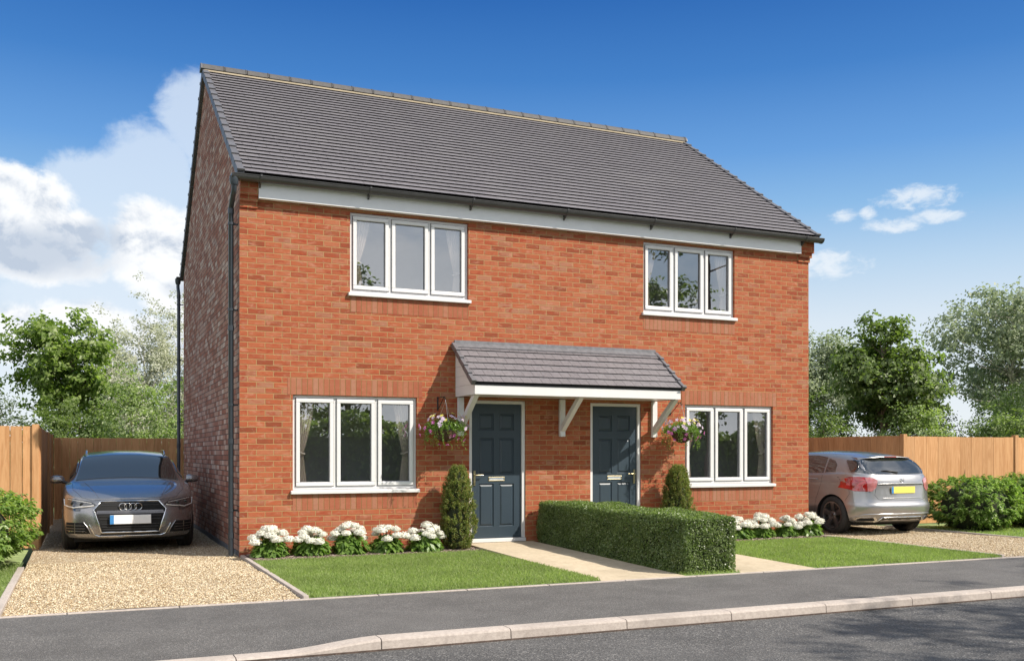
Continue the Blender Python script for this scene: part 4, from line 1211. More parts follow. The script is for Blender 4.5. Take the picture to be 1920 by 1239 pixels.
# tall field hedge across the street, mirrored in the ground floor windows
def far_hedge():
    rng = np.random.default_rng(404)
    root = empty('tall_hedge', (13, -24.2, -0.1)); tag(root, 'tall loose hedge running along the far side of the street', 'hedge')
    n = 42000
    x = rng.uniform(-27, 30, n); top = 2.75 + 0.25 * np.sin(x * 0.9) + 0.2 * np.sin(x * 2.3 + 1)
    z = top * rng.random(n) ** 0.7; y = rng.normal(0, 0.35, n) * (1.1 - 0.4 * z / 3)
    V, F = leaf_geo(np.stack([x, y, z], -1), rng.normal(0, 0.5, (n, 3)) + np.array([0, 0.3, 0.6]), 0.21, 0.7, rng)
    np_mesh('foliage', V, F, M_shrub, root)
    c = MB(); c.box(-27, 30, -0.30, 0.30, 0, 2.1); c.build('inner_branches', M_hedgecore, root)
far_hedge()

# -- clipped hedge between the paths
def hedge():
    rng = np.random.default_rng(77)
    x0, x1, y0, y1, z1 = 4.305, 5.015, -3.99, -0.10, 0.655
    root = empty('clipped_hedge', ((x0 + x1) / 2, (y0 + y1) / 2, 0)); tag(root, 'long clipped box hedge dividing the two front paths', 'hedge')
    lo = np.array([x0, y0, 0.02]); hi = np.array([x1, y1, z1])
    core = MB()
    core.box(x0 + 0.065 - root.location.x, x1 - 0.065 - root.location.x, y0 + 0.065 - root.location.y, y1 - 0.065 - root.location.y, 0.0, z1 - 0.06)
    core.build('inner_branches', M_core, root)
    n = 105000
    area = np.array([(y1 - y0) * z1, (y1 - y0) * z1, (x1 - x0) * z1, (x1 - x0) * z1, (x1 - x0) * (y1 - y0)])
    f = rng.choice(5, n, p=area / area.sum())
    u = rng.random(n); v = rng.random(n)
    P = np.zeros((n, 3)); N = np.zeros((n, 3))
    for k in range(5):
        m = f == k
        if k < 2: P[m] = np.stack([np.full(m.sum(), (x0, x1)[k]), y0 + u[m] * (y1 - y0), 0.01 + v[m] * (z1 - 0.01)], -1); N[m] = (-1 if k == 0 else 1, 0, 0)
        elif k < 4: P[m] = np.stack([x0 + u[m] * (x1 - x0), np.full(m.sum(), (y0, y1)[k - 2]), 0.01 + v[m] * (z1 - 0.01)], -1); N[m] = (0, -1 if k == 2 else 1, 0)
        else: P[m] = np.stack([x0 + u[m] * (x1 - x0), y0 + v[m] * (y1 - y0), np.full(m.sum(), z1)], -1); N[m] = (0, 0, 1)
    # round the arrises and let the faces belly in and out
    c = (lo + hi) / 2; half = (hi - lo) / 2
    q = (P - c) / half
    rr = 0.05
    inner = np.clip(P, lo + rr, hi - rr); inner[:, 2] = np.minimum(P[:, 2], hi[2] - rr)
    dd = P - inner; L = np.linalg.norm(dd, axis=1, keepdims=True)
    P = inner + dd / np.maximum(L, 1e-6) * rr
    N = unit(N * 0.6 + dd / np.maximum(L, 1e-6))
    w = 0.016 * np.sin(P[:, 1] * 3.9 + 1) + 0.012 * np.sin(P[:, 1] * 8.3 + P[:, 2] * 9) + 0.010 * np.sin(P[:, 0] * 13 + P[:, 2] * 11 + P[:, 1] * 5)
    depth = rng.exponential(0.020, n) - 0.012 + rng.normal(0, 0.005, n)
    P = P + N * (w - np.minimum(depth, 0.07))[:, None]
    P[:, 2] = np.maximum(P[:, 2], 0.015)
    P -= np.array(root.location)
    V, F = leaf_geo(P, N * 0.55 + np.array([0, -0.1, 0.35]), 0.023, 0.62, rng, tilt=0.62, droop=0.1)
    np_mesh('foliage', V, F, M_box, root)
hedge()

# -- conical conifers either side of the doors
def topiary(x, y, label, seed, h=1.19, r=0.228):
    rng = np.random.default_rng(seed)
    root = empty('conical_conifer', (x, y, 0.02)); tag(root, label, 'conifer')
    def rad(t): return r * np.where(t < 0.30, 0.72 + 0.28 * np.sin(t / 0.30 * math.pi / 2), np.sqrt(np.clip(1 - ((t - 0.30) / 0.715) ** 1.75, 0, 1)))
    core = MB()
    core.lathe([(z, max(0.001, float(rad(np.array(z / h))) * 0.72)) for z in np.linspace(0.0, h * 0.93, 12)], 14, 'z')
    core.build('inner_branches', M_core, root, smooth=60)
    # upright sprays
    ns = 1000
    t = rng.random(ns) ** 0.85; a = rng.uniform(0, 2 * math.pi, ns)
    lump = 1 + 0.10 * np.sin(a * 3 + t * 9 + seed) + 0.07 * np.sin(a * 5 - t * 15)
    rr = rad(t) * lump * rng.uniform(0.80, 1.04, ns)
    S = np.stack([rr * np.cos(a), rr * np.sin(a), 0.02 + t * h * 0.955], -1)
    up = unit(np.stack([np.cos(a) * 0.6, np.sin(a) * 0.6, np.full(ns, 0.9)], -1))
    per = 34
    k = np.repeat(np.arange(ns), per)
    P = S[k] + rng.normal(0, 0.011, (ns * per, 3)) + up[k] * rng.uniform(-0.02, 0.045, ns * per)[:, None]
    V, F = leaf_geo(P, up[k] * 0.2 + rng.normal(0, 0.4, (ns * per, 3)), 0.021, 0.42, rng, tilt=0.5, droop=0.0, along=up[k])
    np_mesh('foliage', V, F, M_yew, root)
topiary(2.955, -0.33, 'clipped conical conifer beside the left front door', 81)
topiary(6.605, -0.33, 'clipped conical conifer standing behind the hedge by the right front door', 82, h=1.18)

# -- white hydrangeas
def hydrangea(x, y, label, seed, r=0.27, h=0.36, heads=9):
    rng = np.random.default_rng(seed)
    root = empty('hydrangea', (x, y, 0.03)); tag(root, label, 'flowering shrub', 'white flowering shrubs in the beds')
    st = MB()
    for k in range(12):
        a = rng.uniform(0, 2 * math.pi); e = r * 0.6 * math.sqrt(rng.random())
        st.tube([(0.03 * math.cos(a), 0.03 * math.sin(a), 0), (e * 0.6 * math.cos(a), e * 0.6 * math.sin(a), h * 0.45), (e * math.cos(a), e * math.sin(a), h * 0.8)], 0.004, 5)
    st.build('stems', M_core, root, smooth=60)
    n = 900
    d = sph(n, rng); d[:, 2] = np.abs(d[:, 2])
    rr = rng.uniform(0.45, 1.0, n)[:, None]
    P = d * rr * np.array([r, r * 0.9, h * 0.72]) * lumpy(d, seed, amp=0.15)[:, None] + np.array([0, 0, 0.02])
    out = unit(d * np.array([1, 1, 0.3]) + np.array([0, 0, 0.15]))
    V, F = leaf_geo(P, d * 0.5 + np.array([0, 0, 0.8]), 0.092, 0.52, rng, tilt=0.35, droop=0.30, along=out, fold=-0.08)
    np_mesh('foliage', V, F, M_hyd, root)
    # domed flower heads made of many small florets
    cs = []
    tries = 0
    while len(cs) < heads and tries < 400:
        tries += 1
        a = rng.uniform(0, 2 * math.pi); q = math.sqrt(rng.random())
        c = np.array([q * r * 1.02 * math.cos(a), q * r * 0.85 * math.sin(a), h * (1.0 - 0.50 * q ** 2) + rng.uniform(-0.015, 0.01)])
        if all(np.linalg.norm((c - o) * np.array([1, 1, 0.6])) > 0.066 for o in cs): cs.append(c)
    for c in cs:
        m = 150; d = sph(m, rng); d[:, 2] = np.abs(d[:, 2]) * 1.0 - 0.15
        d = unit(d)
        rh = rng.uniform(0.054, 0.080)
        core = MB(); core.lathe([(c[2] - rh * 0.35, 0.002), (c[2] - rh * 0.30, rh * 0.8), (c[2] + rh * 0.1, rh * 0.86), (c[2] + rh * 0.48, rh * 0.55), (c[2] + rh * 0.62, 0.001)], 10, 'z', (c[0], c[1], 0))
        f = core.build('flower_head', M_petal, root, smooth=60)
        P = c + d * np.array([rh, rh, rh * 0.72]) * rng.uniform(0.92, 1.12, m)[:, None]
        V, F = leaf_geo(P, d, 0.021, 0.9, rng, tilt=0.45, droop=0.0, fold=0.1)
        np_mesh('florets', V, F, M_petal, f)
HY = ['white hydrangea nearest the left corner of the house', 'second white hydrangea from the left corner of the house', 'white hydrangea under the middle of the left ground floor window', 'white hydrangea between the middle one and the one by the conifer', 'white hydrangea beside the left conical conifer']
for i, (x, h) in enumerate([(0.345, 0.335), (0.865, 0.31), (1.39, 0.35), (1.905, 0.32), (2.43, 0.325)]):
    hydrangea(x, -0.36 - 0.01 * i, HY[i], 90 + i, r=0.255, h=h + 0.03, heads=(14, 13, 15, 13, 14)[i])
HY2 = ['white hydrangea half hidden behind the end of the hedge', 'full white hydrangea just right of the hedge end', 'smaller white hydrangea second from the right corner of the house', 'largest white hydrangea at the right corner of the house']
for i, (x, h, r) in enumerate([(7.62, 0.31, 0.24), (8.07, 0.345, 0.255), (8.55, 0.30, 0.22), (9.02, 0.345, 0.26)]):
    hydrangea(x, -0.50, HY2[i], 100 + i, r=r, h=h, heads=(13, 15, 12, 16)[i])

# -- loose laurel bushes
def laurel(x, y, rx, ry, h, label, seed, n=9000, leaf=0.072):
    rng = np.random.default_rng(seed)
    root = empty('laurel_bush', (x, y, 0)); tag(root, label, 'bush', 'laurel bushes by the fences')
    core = MB()
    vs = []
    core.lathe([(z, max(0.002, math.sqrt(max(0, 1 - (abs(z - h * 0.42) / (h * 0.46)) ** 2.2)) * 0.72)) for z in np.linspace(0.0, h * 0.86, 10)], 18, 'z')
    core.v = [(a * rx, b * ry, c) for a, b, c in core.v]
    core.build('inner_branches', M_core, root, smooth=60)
    ns = n // 16
    d = sph(ns, rng); d[:, 2] = d[:, 2] * 0.9
    lump = lumpy(d, seed, k=26, amp=0.20, width=7)
    S = d * lump[:, None] * rng.uniform(0.80, 1.02, ns)[:, None]
    p = 0.82
    S = np.sign(S) * np.abs(S) ** p
    S = S * np.array([rx, ry, h * 0.5]) + np.array([0, 0, h * 0.5])
    S[:, 2] = np.maximum(S[:, 2], 0.03)
    out = unit(d * np.array([1, 1, 0.8]) + np.array([0, 0, 0.35]) + rng.normal(0, 0.3, (ns, 3)))
    k = np.repeat(np.arange(ns), 16)
    t = rng.uniform(-0.06, 0.05, ns * 16)[:, None]
    al = unit(out[k] * 0.8 + rng.normal(0, 0.75, (ns * 16, 3)))
    P = S[k] + out[k] * t + al * leaf * 0.42
    N = unit(np.array([0, 0, 1.0]) * 0.8 + out[k] * 0.6 - al * 0.2)
    V, F = leaf_geo(P, N, leaf, 0.40, rng, tilt=0.22, droop=0.22, along=al, fold=0.06)
    V[:, 2] = np.maximum(V[:, 2], 0.012)
    np_mesh('foliage', V, F, M_laurel, root)
laurel(-3.50, -0.05, 1.10, 1.35, 1.02, 'glossy bright green laurel at the left edge before the fence', 111, 15000)
laurel(12.78, -0.52, 0.82, 0.75, 0.99, 'glossy green laurel beside the silver car', 112, 11000)
laurel(14.45, -0.45, 0.95, 0.70, 1.03, 'glossy green laurel at the right edge of the picture', 113, 11000)
laurel(16.3, -0.45, 0.95, 0.70, 1.0, 'glossy green laurel farthest right along the fence', 114, 9000)

# -- hanging baskets
def hanging_basket(x, y, label, seed):
    rng = np.random.default_rng(seed)
    zc = 1.70; R_ = 0.165
    root = empty('hanging_basket', (x, y, zc)); tag(root, label, 'hanging basket', 'flower baskets either side of the porch')
    mb = MB()
    prof = [(-R_ * math.cos(t) * 0.95, max(0.001, R_ * math.sin(t))) for t in np.linspace(0.0, math.pi / 2, 8)]
    mb.lathe(prof, 18, 'z')
    mb.add([(R_ * math.cos(a), R_ * math.sin(a), 0.0) for a in np.linspace(0, 2 * math.pi, 18, endpoint=False)], [tuple(range(18))])
    b = mb.build('basket', M_coco, root, smooth=60)
    wr = MB()
    for k in range(10):
        a = 2 * math.pi * k / 10
        wr.tube([(1.02 * R_ * math.sin(t) * math.cos(a), 1.02 * R_ * math.sin(t) * math.sin(a), -1.02 * R_ * 0.95 * math.cos(t)) for t in np.linspace(0.05, math.pi / 2, 7)], 0.0025, 4)
    wr.tube([(1.03 * R_ * math.cos(a), 1.03 * R_ * math.sin(a), 0.0) for a in np.linspace(0, 2 * math.pi, 25)], 0.004, 5)
    wr.build('wire_frame', M_iron, b)
    ch = MB()
    for k in range(3):
        a = 2 * math.pi * k / 3 + 0.5
        ch.tube([(R_ * math.cos(a), R_ * math.sin(a), 0.0), (0, 0.0, 0.41)], 0.0025, 5)
    ch.tube([(0, 0, 0.405), (0, 0.0, 0.43)], 0.005, 6)
    ch.build('chain', M_steel, root)
    n = 2300
    d = sph(n, rng); d[:, 2] = np.abs(d[:, 2]) * 0.9 - 0.22
    P = d * np.array([0.315, 0.25, 0.20]) * (rng.uniform(0.45, 1.05, n) * lumpy(d, seed, amp=0.25))[:, None] + np.array([0, 0, 0.035])
    V1, F1 = leaf_geo(P, d * 0.6 + np.array([0, 0, 0.4]), 0.027, 0.6, rng, tilt=0.6)
    # trailing sprays
    T = []
    for s in range(40):
        a = rng.uniform(0, 2 * math.pi); L = rng.uniform(0.10, 0.34); r0 = rng.uniform(0.17, 0.25)
        for t in np.linspace(0, 1, 26):
            rr = r0 + 0.075 * math.sin(t * 1.6)
            T.append((rr * math.cos(a + 0.25 * t), rr * math.sin(a + 0.25 * t), 0.05 - L * t ** 1.3))
    T = np.array(T) + rng.normal(0, 0.009, (len(T), 3))
    V2, F2 = leaf_geo(T, rng.normal(0, 0.5, T.shape) + np.array([0, 0, 0.5]), 0.021, 0.65, rng, tilt=0.6)
    V, F, _ = join_geo([(V1, F1, 0), (V2, F2, 0)])
    np_mesh('foliage', V, F, M_hyd, root)
    def blooms(name, mat, cnt, zlo, zhi, size, petals, rr=(0.9, 1.12)):
        Ps = []; Ns = []; Al = []
        for k in range(cnt):
            d = sph(1, rng)[0]; d[2] = rng.uniform(zlo, zhi); 
            if d[1] > 0.3: d[1] = -d[1]
            d = d / np.linalg.norm(d)
            c = d * np.array([0.335, 0.265, 0.225]) * rng.uniform(*rr) + np.array([0, 0, 0.035])
            u_ = unit(np.cross(d, np.array([0.3, 0.2, 1.0]))); w_ = np.cross(d, u_)
            for p in range(petals):
                t = 2 * math.pi * p / petals + k
                e = u_ * math.cos(t) + w_ * math.sin(t)
                Ps.append(c + e * size * 0.45); Ns.append(d + e * -0.25); Al.append(e)
        Ps, Ns, Al = np.array(Ps), np.array(Ns), np.array(Al)
        V, F = leaf_geo(Ps, Ns, size, 0.55 if petals == 5 else 0.9, rng, tilt=0.1, droop=0.05, along=Al * 3)
        np_mesh(name, V, F, mat, root)
    blooms('lilac_flowers', M_lilac, 32, -0.1, 1.0, 0.038, 5)
    blooms('pink_flowers', M_pink, 11, -0.9, 0.3, 0.038, 5, (1.0, 1.2))
    blooms('yellow_flowers', M_yellow, 9, 0.3, 1.1, 0.034, 5)
hanging_basket(2.765, -0.337, 'hanging basket of pink and lilac flowers beside the left front door', 121)
hanging_basket(6.682, -0.337, 'hanging basket of pink and lilac flowers beside the right front door', 122)

# ------------------------------------------------------------------ board fences
def fence(name, p0, p1, label, h=1.75, board=0.148, seed=1, posts=(), gap=0.0022, post_h=0.05, side=1, backs=True, cap=False, z0=0.03):
    """boards run from p0 to p1; posts given as distances along"""
    rn = random.Random(seed)
    a = Vector((p0[0], p0[1], 0)); b = Vector((p1[0], p1[1], 0)); L = (b - a).length; d = (b - a).normalized(); nrm = Vector((-d.y, d.x, 0)) * side
    root = empty(name, (a.x, a.y, 0)); tag(root, label, 'fence', 'board fences round the plots')
    mb = MB()
    s = 0.0
    while s < L - 0.02:
        e = min(L, s + board)
        j = rn.uniform(-0.002, 0.002); zt = h + rn.uniform(-0.003, 0.003)
        vs = []
        for z in (z0, zt):
            for q, n in ((s + gap, j), (e - gap, j), (e - gap, j + 0.018), (s + gap, j + 0.018)):
                p = d * q + nrm * n; vs.append((p.x, p.y, z))
        mb.add(vs, [(0, 3, 2, 1), (4, 5, 6, 7), (0, 1, 5, 4), (1, 2, 6, 5), (2, 3, 7, 6), (3, 0, 4, 7)])
        s += board
    mb.build('boards', M_fence, root, bevel=0.002)
    if backs:
        for z in (0.30, h * 0.55, h - 0.22):
            r = MB(); p = [d * 0.0 + nrm * 0.021, d * L + nrm * 0.021, d * L + nrm * 0.062, d * 0.0 + nrm * 0.062]
            r.prism([(q.x, q.y) for q in p], lambda q, hh: (q[0], q[1], hh), z, z + 0.075)
            r.build('rail', M_fence, root)
    for q in posts:
        c = d * q
        m = MB(); w = 0.046
        pts_ = [c + d * w + nrm * -0.030, c - d * w + nrm * -0.030, c - d * w + nrm * 0.068, c + d * w + nrm * 0.068]
        m.prism([(v.x, v.y) for v in pts_], lambda v, hh: (v[0], v[1], hh), z0 - 0.03, h + post_h)
        m.build('post', M_fence, root, bevel=0.004)
    return root
FY = 2.2
fence('board_fence', (-9.5, FY), (-2.455, FY), 'sunlit orange board fence at the left edge behind the laurel', h=1.76, board=0.155, seed=1, gap=0.004, posts=(6.99,), side=1, post_h=0.03)
fence('board_fence', (-2.445, FY + 0.075), (-2.445, 9.0), 'shaded board fence running back beside the grey car', h=1.74, board=0.15, seed=2, posts=(3.0, 5.2), side=1, post_h=0.0)
fence('board_fence', (-2.44, 9.05), (1.6, 9.05), 'brown board fence across the back of the left driveway', h=1.70, board=0.15, seed=3, side=1, posts=(0.05,), post_h=0.0)
fence('board_fence', (12.42, 0.90), (12.42, 14.0), 'shaded board fence running back beside the silver car', h=1.715, board=0.15, seed=4, side=-1, posts=(), post_h=0.0)
fence('board_fence', (12.44, 0.83), (24.0, 0.83), 'sunlit orange board fence behind the laurels at the right edge', h=1.70, board=0.30, seed=5, side=1, posts=(0.03, 3.03, 6.05), gap=0.0015, post_h=0.045)

# ------------------------------------------------------------------ cars
def paint(name, col, rough=0.30):
    m, nt, b = new_mat(name)
    co = objco(nt)
    fl = nt.noise(co, 900, 1)
    c = nt.mix(nt.smooth(fl, 0.3, 0.7), tuple(x * 0.93 for x in col), tuple(min(1, x * 1.07) for x in col))
    setp(nt, b, color=c, rough=rough, metal=0.75, coat=1.0, coatr=0.03)
    return m
M_paintg = paint('grey_car_paint', (0.29, 0.283, 0.288), 0.27)
M_paints = paint('silver_car_paint', (0.36, 0.355, 0.36), 0.33)
def carglass():
    m, nt, b = new_mat('car_glass')
    setp(nt, b, color=(0.012, 0.014, 0.017), rough=0.02, spec=0.9, ior=1.75, coat=0.6, coatr=0.01)
    return m
M_cglass = carglass()
M_black = simple('black_plastic', (0.018, 0.018, 0.019), 0.45)
M_gloss = simple('gloss_black', (0.012, 0.012, 0.013), 0.12, spec=0.6)
M_tyre = simple('tyre_rubber', (0.022, 0.021, 0.020), 0.75, var=0.2, scale=30)
M_chrome = simple('satin_chrome', (0.72, 0.72, 0.72), 0.16, metal=1.0, var=0.02)
M_rimd = simple('dark_alloy', (0.22, 0.205, 0.195), 0.28, metal=0.85, var=0.05)
M_lampg = simple('headlamp_lens', (0.035, 0.035, 0.038), 0.06, spec=0.9, coat=1.0, var=0.3, scale=20)
M_lampw = simple('headlamp_strip', (0.75, 0.73, 0.70), 0.12, spec=0.8, coat=1.0)
M_red = simple('red_lens', (0.40, 0.010, 0.012), 0.08, spec=0.8, coat=1.0, var=0.3, scale=12)
M_pinkl = simple('clear_lens', (0.42, 0.15, 0.155), 0.08, spec=0.8, coat=1.0, var=0.15, scale=14)
M_platew = simple('white_plate', (0.82, 0.82, 0.82), 0.35, var=0.01)
M_platey = simple('yellow_plate', (0.82, 0.66, 0.14), 0.35, var=0.01)
M_blue = simple('blue_plate_band', (0.05, 0.22, 0.50), 0.35, var=0.01)
M_arch = simple('wheel_arch_liner', (0.008, 0.008, 0.008), 0.9)

def interp(tab, y):
    """tab sorted by descending y: [(y, v...)] smooth-ish monotone interpolation"""
    tab = sorted(tab)
    if y <= tab[0][0]: return tab[0][1]
    if y >= tab[-1][0]: return tab[-1][1]
    for i in range(len(tab) - 1):
        if tab[i][0] <= y <= tab[i + 1][0]:
            y0, v0 = tab[i]; y1, v1 = tab[i + 1]
            h = y1 - y0; t = (y - y0) / h
            def sl(j):
                if j <= 0 or j >= len(tab) - 1: return 0 if (j < 0 or j >= len(tab)) else (tab[min(j + 1, len(tab) - 1)][1] - tab[max(j - 1, 0)][1]) / max(1e-6, tab[min(j + 1, len(tab) - 1)][0] - tab[max(j - 1, 0)][0])
                a = (tab[j][1] - tab[j - 1][1]) / (tab[j][0] - tab[j - 1][0]); b = (tab[j + 1][1] - tab[j][1]) / (tab[j + 1][0] - tab[j][0])
                return 0 if a * b <= 0 else 2 * a * b / (a + b)
            m0, m1 = sl(i) * h, sl(i + 1) * h
            return (2 * t ** 3 - 3 * t ** 2 + 1) * v0 + (t ** 3 - 2 * t ** 2 + t) * m0 + (-2 * t ** 3 + 3 * t ** 2) * v1 + (t ** 3 - t ** 2) * m1

def car_body(sp, paint_mat, root):
    """sp: stations ys (front to rear), plan exponents, levels, zb, zc, wr, ze tables"""
    ys = sp['ys']; n = len(ys); af, ar, b_ = sp['af'], sp['ar'], sp['b']
    y0f, y0r = ys[0], ys[-1]; mid = (y0f + y0r) / 2; half = (y0f - y0r) / 2
    def plan(y, a=None):
        t = (y - mid) / half
        a = af if t > 0 else ar; bb = b_[0] if t > 0 else b_[1]
        return max(0.0, 1 - min(1, abs(t)) ** bb) ** (1 / a)
    wtop = sp['wtop']
    verts = []; faces = []
    # --- side rings
    LV = sp['levels']            # (f, w, yf, yr) f from 0 (bottom) to 1 (belt)
    zbot = sp['zbot']
    ring_idx = []
    def ring(f, w, yf, yr):
        idx = []
        m_ = (yf + yr) / 2; h_ = (yf - yr) / 2
        for side in (1, -1):
            rng_ = range(n) if side == 1 else range(n - 2, 0, -1)
            for k in rng_:
                t = (ys[k] - mid) / half
                y = m_ + t * h_
                x = side * interp(w, y) * plan(ys[k]) if isinstance(w, list) else side * w * plan(ys[k])
                z = zbot(y) + f * (interp(sp['zb'], y) - zbot(y))
                idx.append(len(verts)); verts.append((x, y, z))
        return idx
    for L in LV: ring_idx.append(ring(*L))
    m = len(ring_idx[0])
    for a, b in zip(ring_idx[:-1], ring_idx[1:]):
        for k in range(m):
            k2 = (k + 1) % m; faces.append((a[k], a[k2], b[k2], b[k]))
    faces.append(tuple(reversed(ring_idx[0])))
    # --- top grid
    top = ring_idx[-1]
    J = sp['J']                  # columns in side glass zone, roof zone
    rows = []
    for k in range(n):
        if k == 0 or k == n - 1: rows.append([top[0] if k == 0 else top[n - 1]]); continue
        R_, L_ = top[k], top[m - k]
        xe, ye, zbv = verts[R_]
        wr = min(interp(sp['wr'], ye), xe * 0.93); ze = interp(sp['ze'], ye); zc = interp(sp['zc'], ye)
        half_pts = []
        led = min(0.022, (xe - wr) * 0.25)
        nS, nR = J
        half_pts.append((xe - led, zbv + 0.006 * min(1, led / 0.022)))
        for j in range(1, nS + 1):
            t = j / nS
            x = (xe - led) + (wr - (xe - led)) * t
            bow = 0.16 * (ze - zbv) * math.sin(math.pi * t) * sp.get('tumble', 0.35)
            half_pts.append((x + 0.05 * (ze - zbv) * math.sin(math.pi * t), zbv + 0.006 + (ze - zbv - 0.006) * t + bow * 0.0))
        for j in range(1, nR):
            t = j / nR; x = wr * (1 - t)
            s = 1 - (x / wr) ** sp.get('crown', 2.4)
            half_pts.append((x, ze + (zc - ze) * s))
        row = [R_]
        for x, z in half_pts: row.append(len(verts)); verts.append((x, ye, z))
        row.append(len(verts)); verts.append((0, ye, zc))
        for x, z in reversed(half_pts): row.append(len(verts)); verts.append((-x, ye, z))
        row.append(L_)
        rows.append(row)
    M_ = len(rows[1])
    for k in range(1, n - 2):
        for j in range(M_ - 1):
            faces.append((rows[k][j], rows[k][j + 1], rows[k + 1][j + 1], rows[k + 1][j]))
    for j in range(M_ - 1):
        faces.append((rows[0][0], rows[1][j + 1], rows[1][j])); faces.append((rows[n - 1][0], rows[n - 2][j], rows[n - 2][j + 1]))
    me = bpy.data.meshes.new('body'); me.from_pydata(verts, [], faces); me.materials.append(paint_mat); me.materials.append(M_arch)
    bm = bmesh.new(); bm.from_mesh(me); bmesh.ops.recalc_face_normals(bm, faces=bm.faces); bm.to_mesh(me); bm.free()
    o = bpy.data.objects.new('body', me); COL.objects.link(o)
    sb = o.modifiers.new('s', 'SUBSURF'); sb.levels = 1; sb.render_levels = 1
    # wheel openings
    cutters = []
    for (wy, wz, wrad) in sp['wheels']:
        for s in (1, -1):
            c = MB(); c.lathe([(0.60 * s, wrad), (1.2 * s, wrad)], 40, 'x', (0, wy, wz))
            c.f.append(tuple(range(40))); c.mi.append(0); c.f.append(tuple(range(40, 80))); c.mi.append(0)
            co_ = c.build('cutter', M_arch); cutters.append(co_)
            bo = o.modifiers.new('b', 'BOOLEAN'); bo.operation = 'DIFFERENCE'; bo.object = co_; bo.solver = 'EXACT'
            try: bo.material_mode = 'TRANSFER'
            except Exception: pass
    dg = bpy.context.evaluated_depsgraph_get(); dg.update()
    ev = o.evaluated_get(dg)
    me2 = bpy.data.meshes.new_from_object(ev)
    bvh = BVHTree.FromObject(ev, dg)
    o.modifiers.clear(); o.data = me2; me2.name = 'body'
    if len(me2.materials) < 2: me2.materials.append(M_arch)
    me2.polygons.foreach_set('use_smooth', [True] * len(me2.polygons))
    me2.set_sharp_from_angle(angle=R(32))
    for c in cutters:
        d_ = c.data; bpy.data.objects.remove(c); bpy.data.meshes.remove(d_)
    o.parent = root
    # glass is taken from rows/columns of the un-subdivided cage so it hugs the body
    cage = [Vector(v) for v in verts]
    return o, bvh, cage, rows

def strip_mesh(bvh, pts, direction, grid, offset, thick, inner=None, flip=False):
    """project a 2D outline (pts in u,v) along 'direction' on to the body; return MB. direction: 'front','rear','left','right','top'"""
    def ray(u, v):
        if direction == 'front': o_, d = Vector((u, 4, v)), Vector((0, -1, 0))
        elif direction == 'rear': o_, d = Vector((u, -4, v)), Vector((0, 1, 0))
        elif direction == 'left': o_, d = Vector((-3, u, v)), Vector((1, 0, 0))
        elif direction == 'right': o_, d = Vector((3, u, v)), Vector((-1, 0, 0))
        else: o_, d = Vector((u, v, 4)), Vector((0, 0, -1))
        h = bvh.ray_cast(o_, d)
        if h[0] is None: return None
        return h[0], h[1], d
    P = [Vector(p) for p in pts]
    # densify the outline
    out = []
    for i in range(len(P)):
        a, b = P[i], P[(i + 1) % len(P)]
        k = max(1, int((b - a).length / grid))
        for j in range(k): out.append(a.lerp(b, j / k))
    nb = len(out)
    edges = [(i, (i + 1) % nb) for i in range(nb)]
    xs = [p.x for p in out]; ysv = [p.y for p in out]
    allp = list(out)
    def inside(p):
        c = False; j = nb - 1
        for i in range(nb):
            if (out[i].y > p.y) != (out[j].y > p.y) and p.x < (out[j].x - out[i].x) * (p.y - out[i].y) / (out[j].y - out[i].y + 1e-12) + out[i].x: c = not c
            j = i
        return c
    x = min(xs) + grid / 2
    while x < max(xs):
        y = min(ysv) + grid / 2
        while y < max(ysv):
            q = Vector((x, y))
            if inside(q) and min((q - o2).length for o2 in out) > grid * 0.35: allp.append(q)
            y += grid
        x += grid
    vs, es, fs, _, _, _ = delaunay_2d_cdt(allp, edges, [], 1, 1e-6)
    mb = MB()
    pos = []; ok = []
    for v in vs:
        h = ray(v.x, v.y)
        if h is None: pos.append(None); continue
        nrm = h[1] if h[1].dot(h[2]) < 0 else -h[1]
        nrm = (nrm * 0.5 - h[2] * 0.5).normalized()
        pos.append((h[0] + nrm * offset, h[0] + nrm * (offset - thick)))
    mp = {}
    for i, p in enumerate(pos):
        if p: mp[i] = len(mb.v); mb.v.append(tuple(p[0])); mb.v.append(tuple(p[1]))
    ecount = {}
    for f in fs:
        if any(i not in mp for i in f): continue
        pts3 = [pos[i][0] for i in f]
        if max((pts3[a] - pts3[(a + 1) % len(pts3)]).length for a in range(len(pts3))) > grid * 7: continue
        mb.f.append(tuple(mp[i] for i in f)); mb.mi.append(0)
        for a in range(len(f)):
            e = (f[a], f[(a + 1) % len(f)]); ecount[tuple(sorted(e))] = ecount.get(tuple(sorted(e)), []) + [e]
    for k, l in ecount.items():
        if len(l) == 1:
            a, b = l[0]; mb.f.append((mp[a], mp[a] + 1, mp[b] + 1, mp[b])); mb.mi.append(0)
    return mb, ray

def decal(name, bvh, pts, direction, mat, parent, grid=0.03, offset=0.004, thick=0.008, smooth=40):
    mb, _ = strip_mesh(bvh, pts, direction, grid, offset, thick)
    return mb.build(name, mat, parent, smooth=smooth)

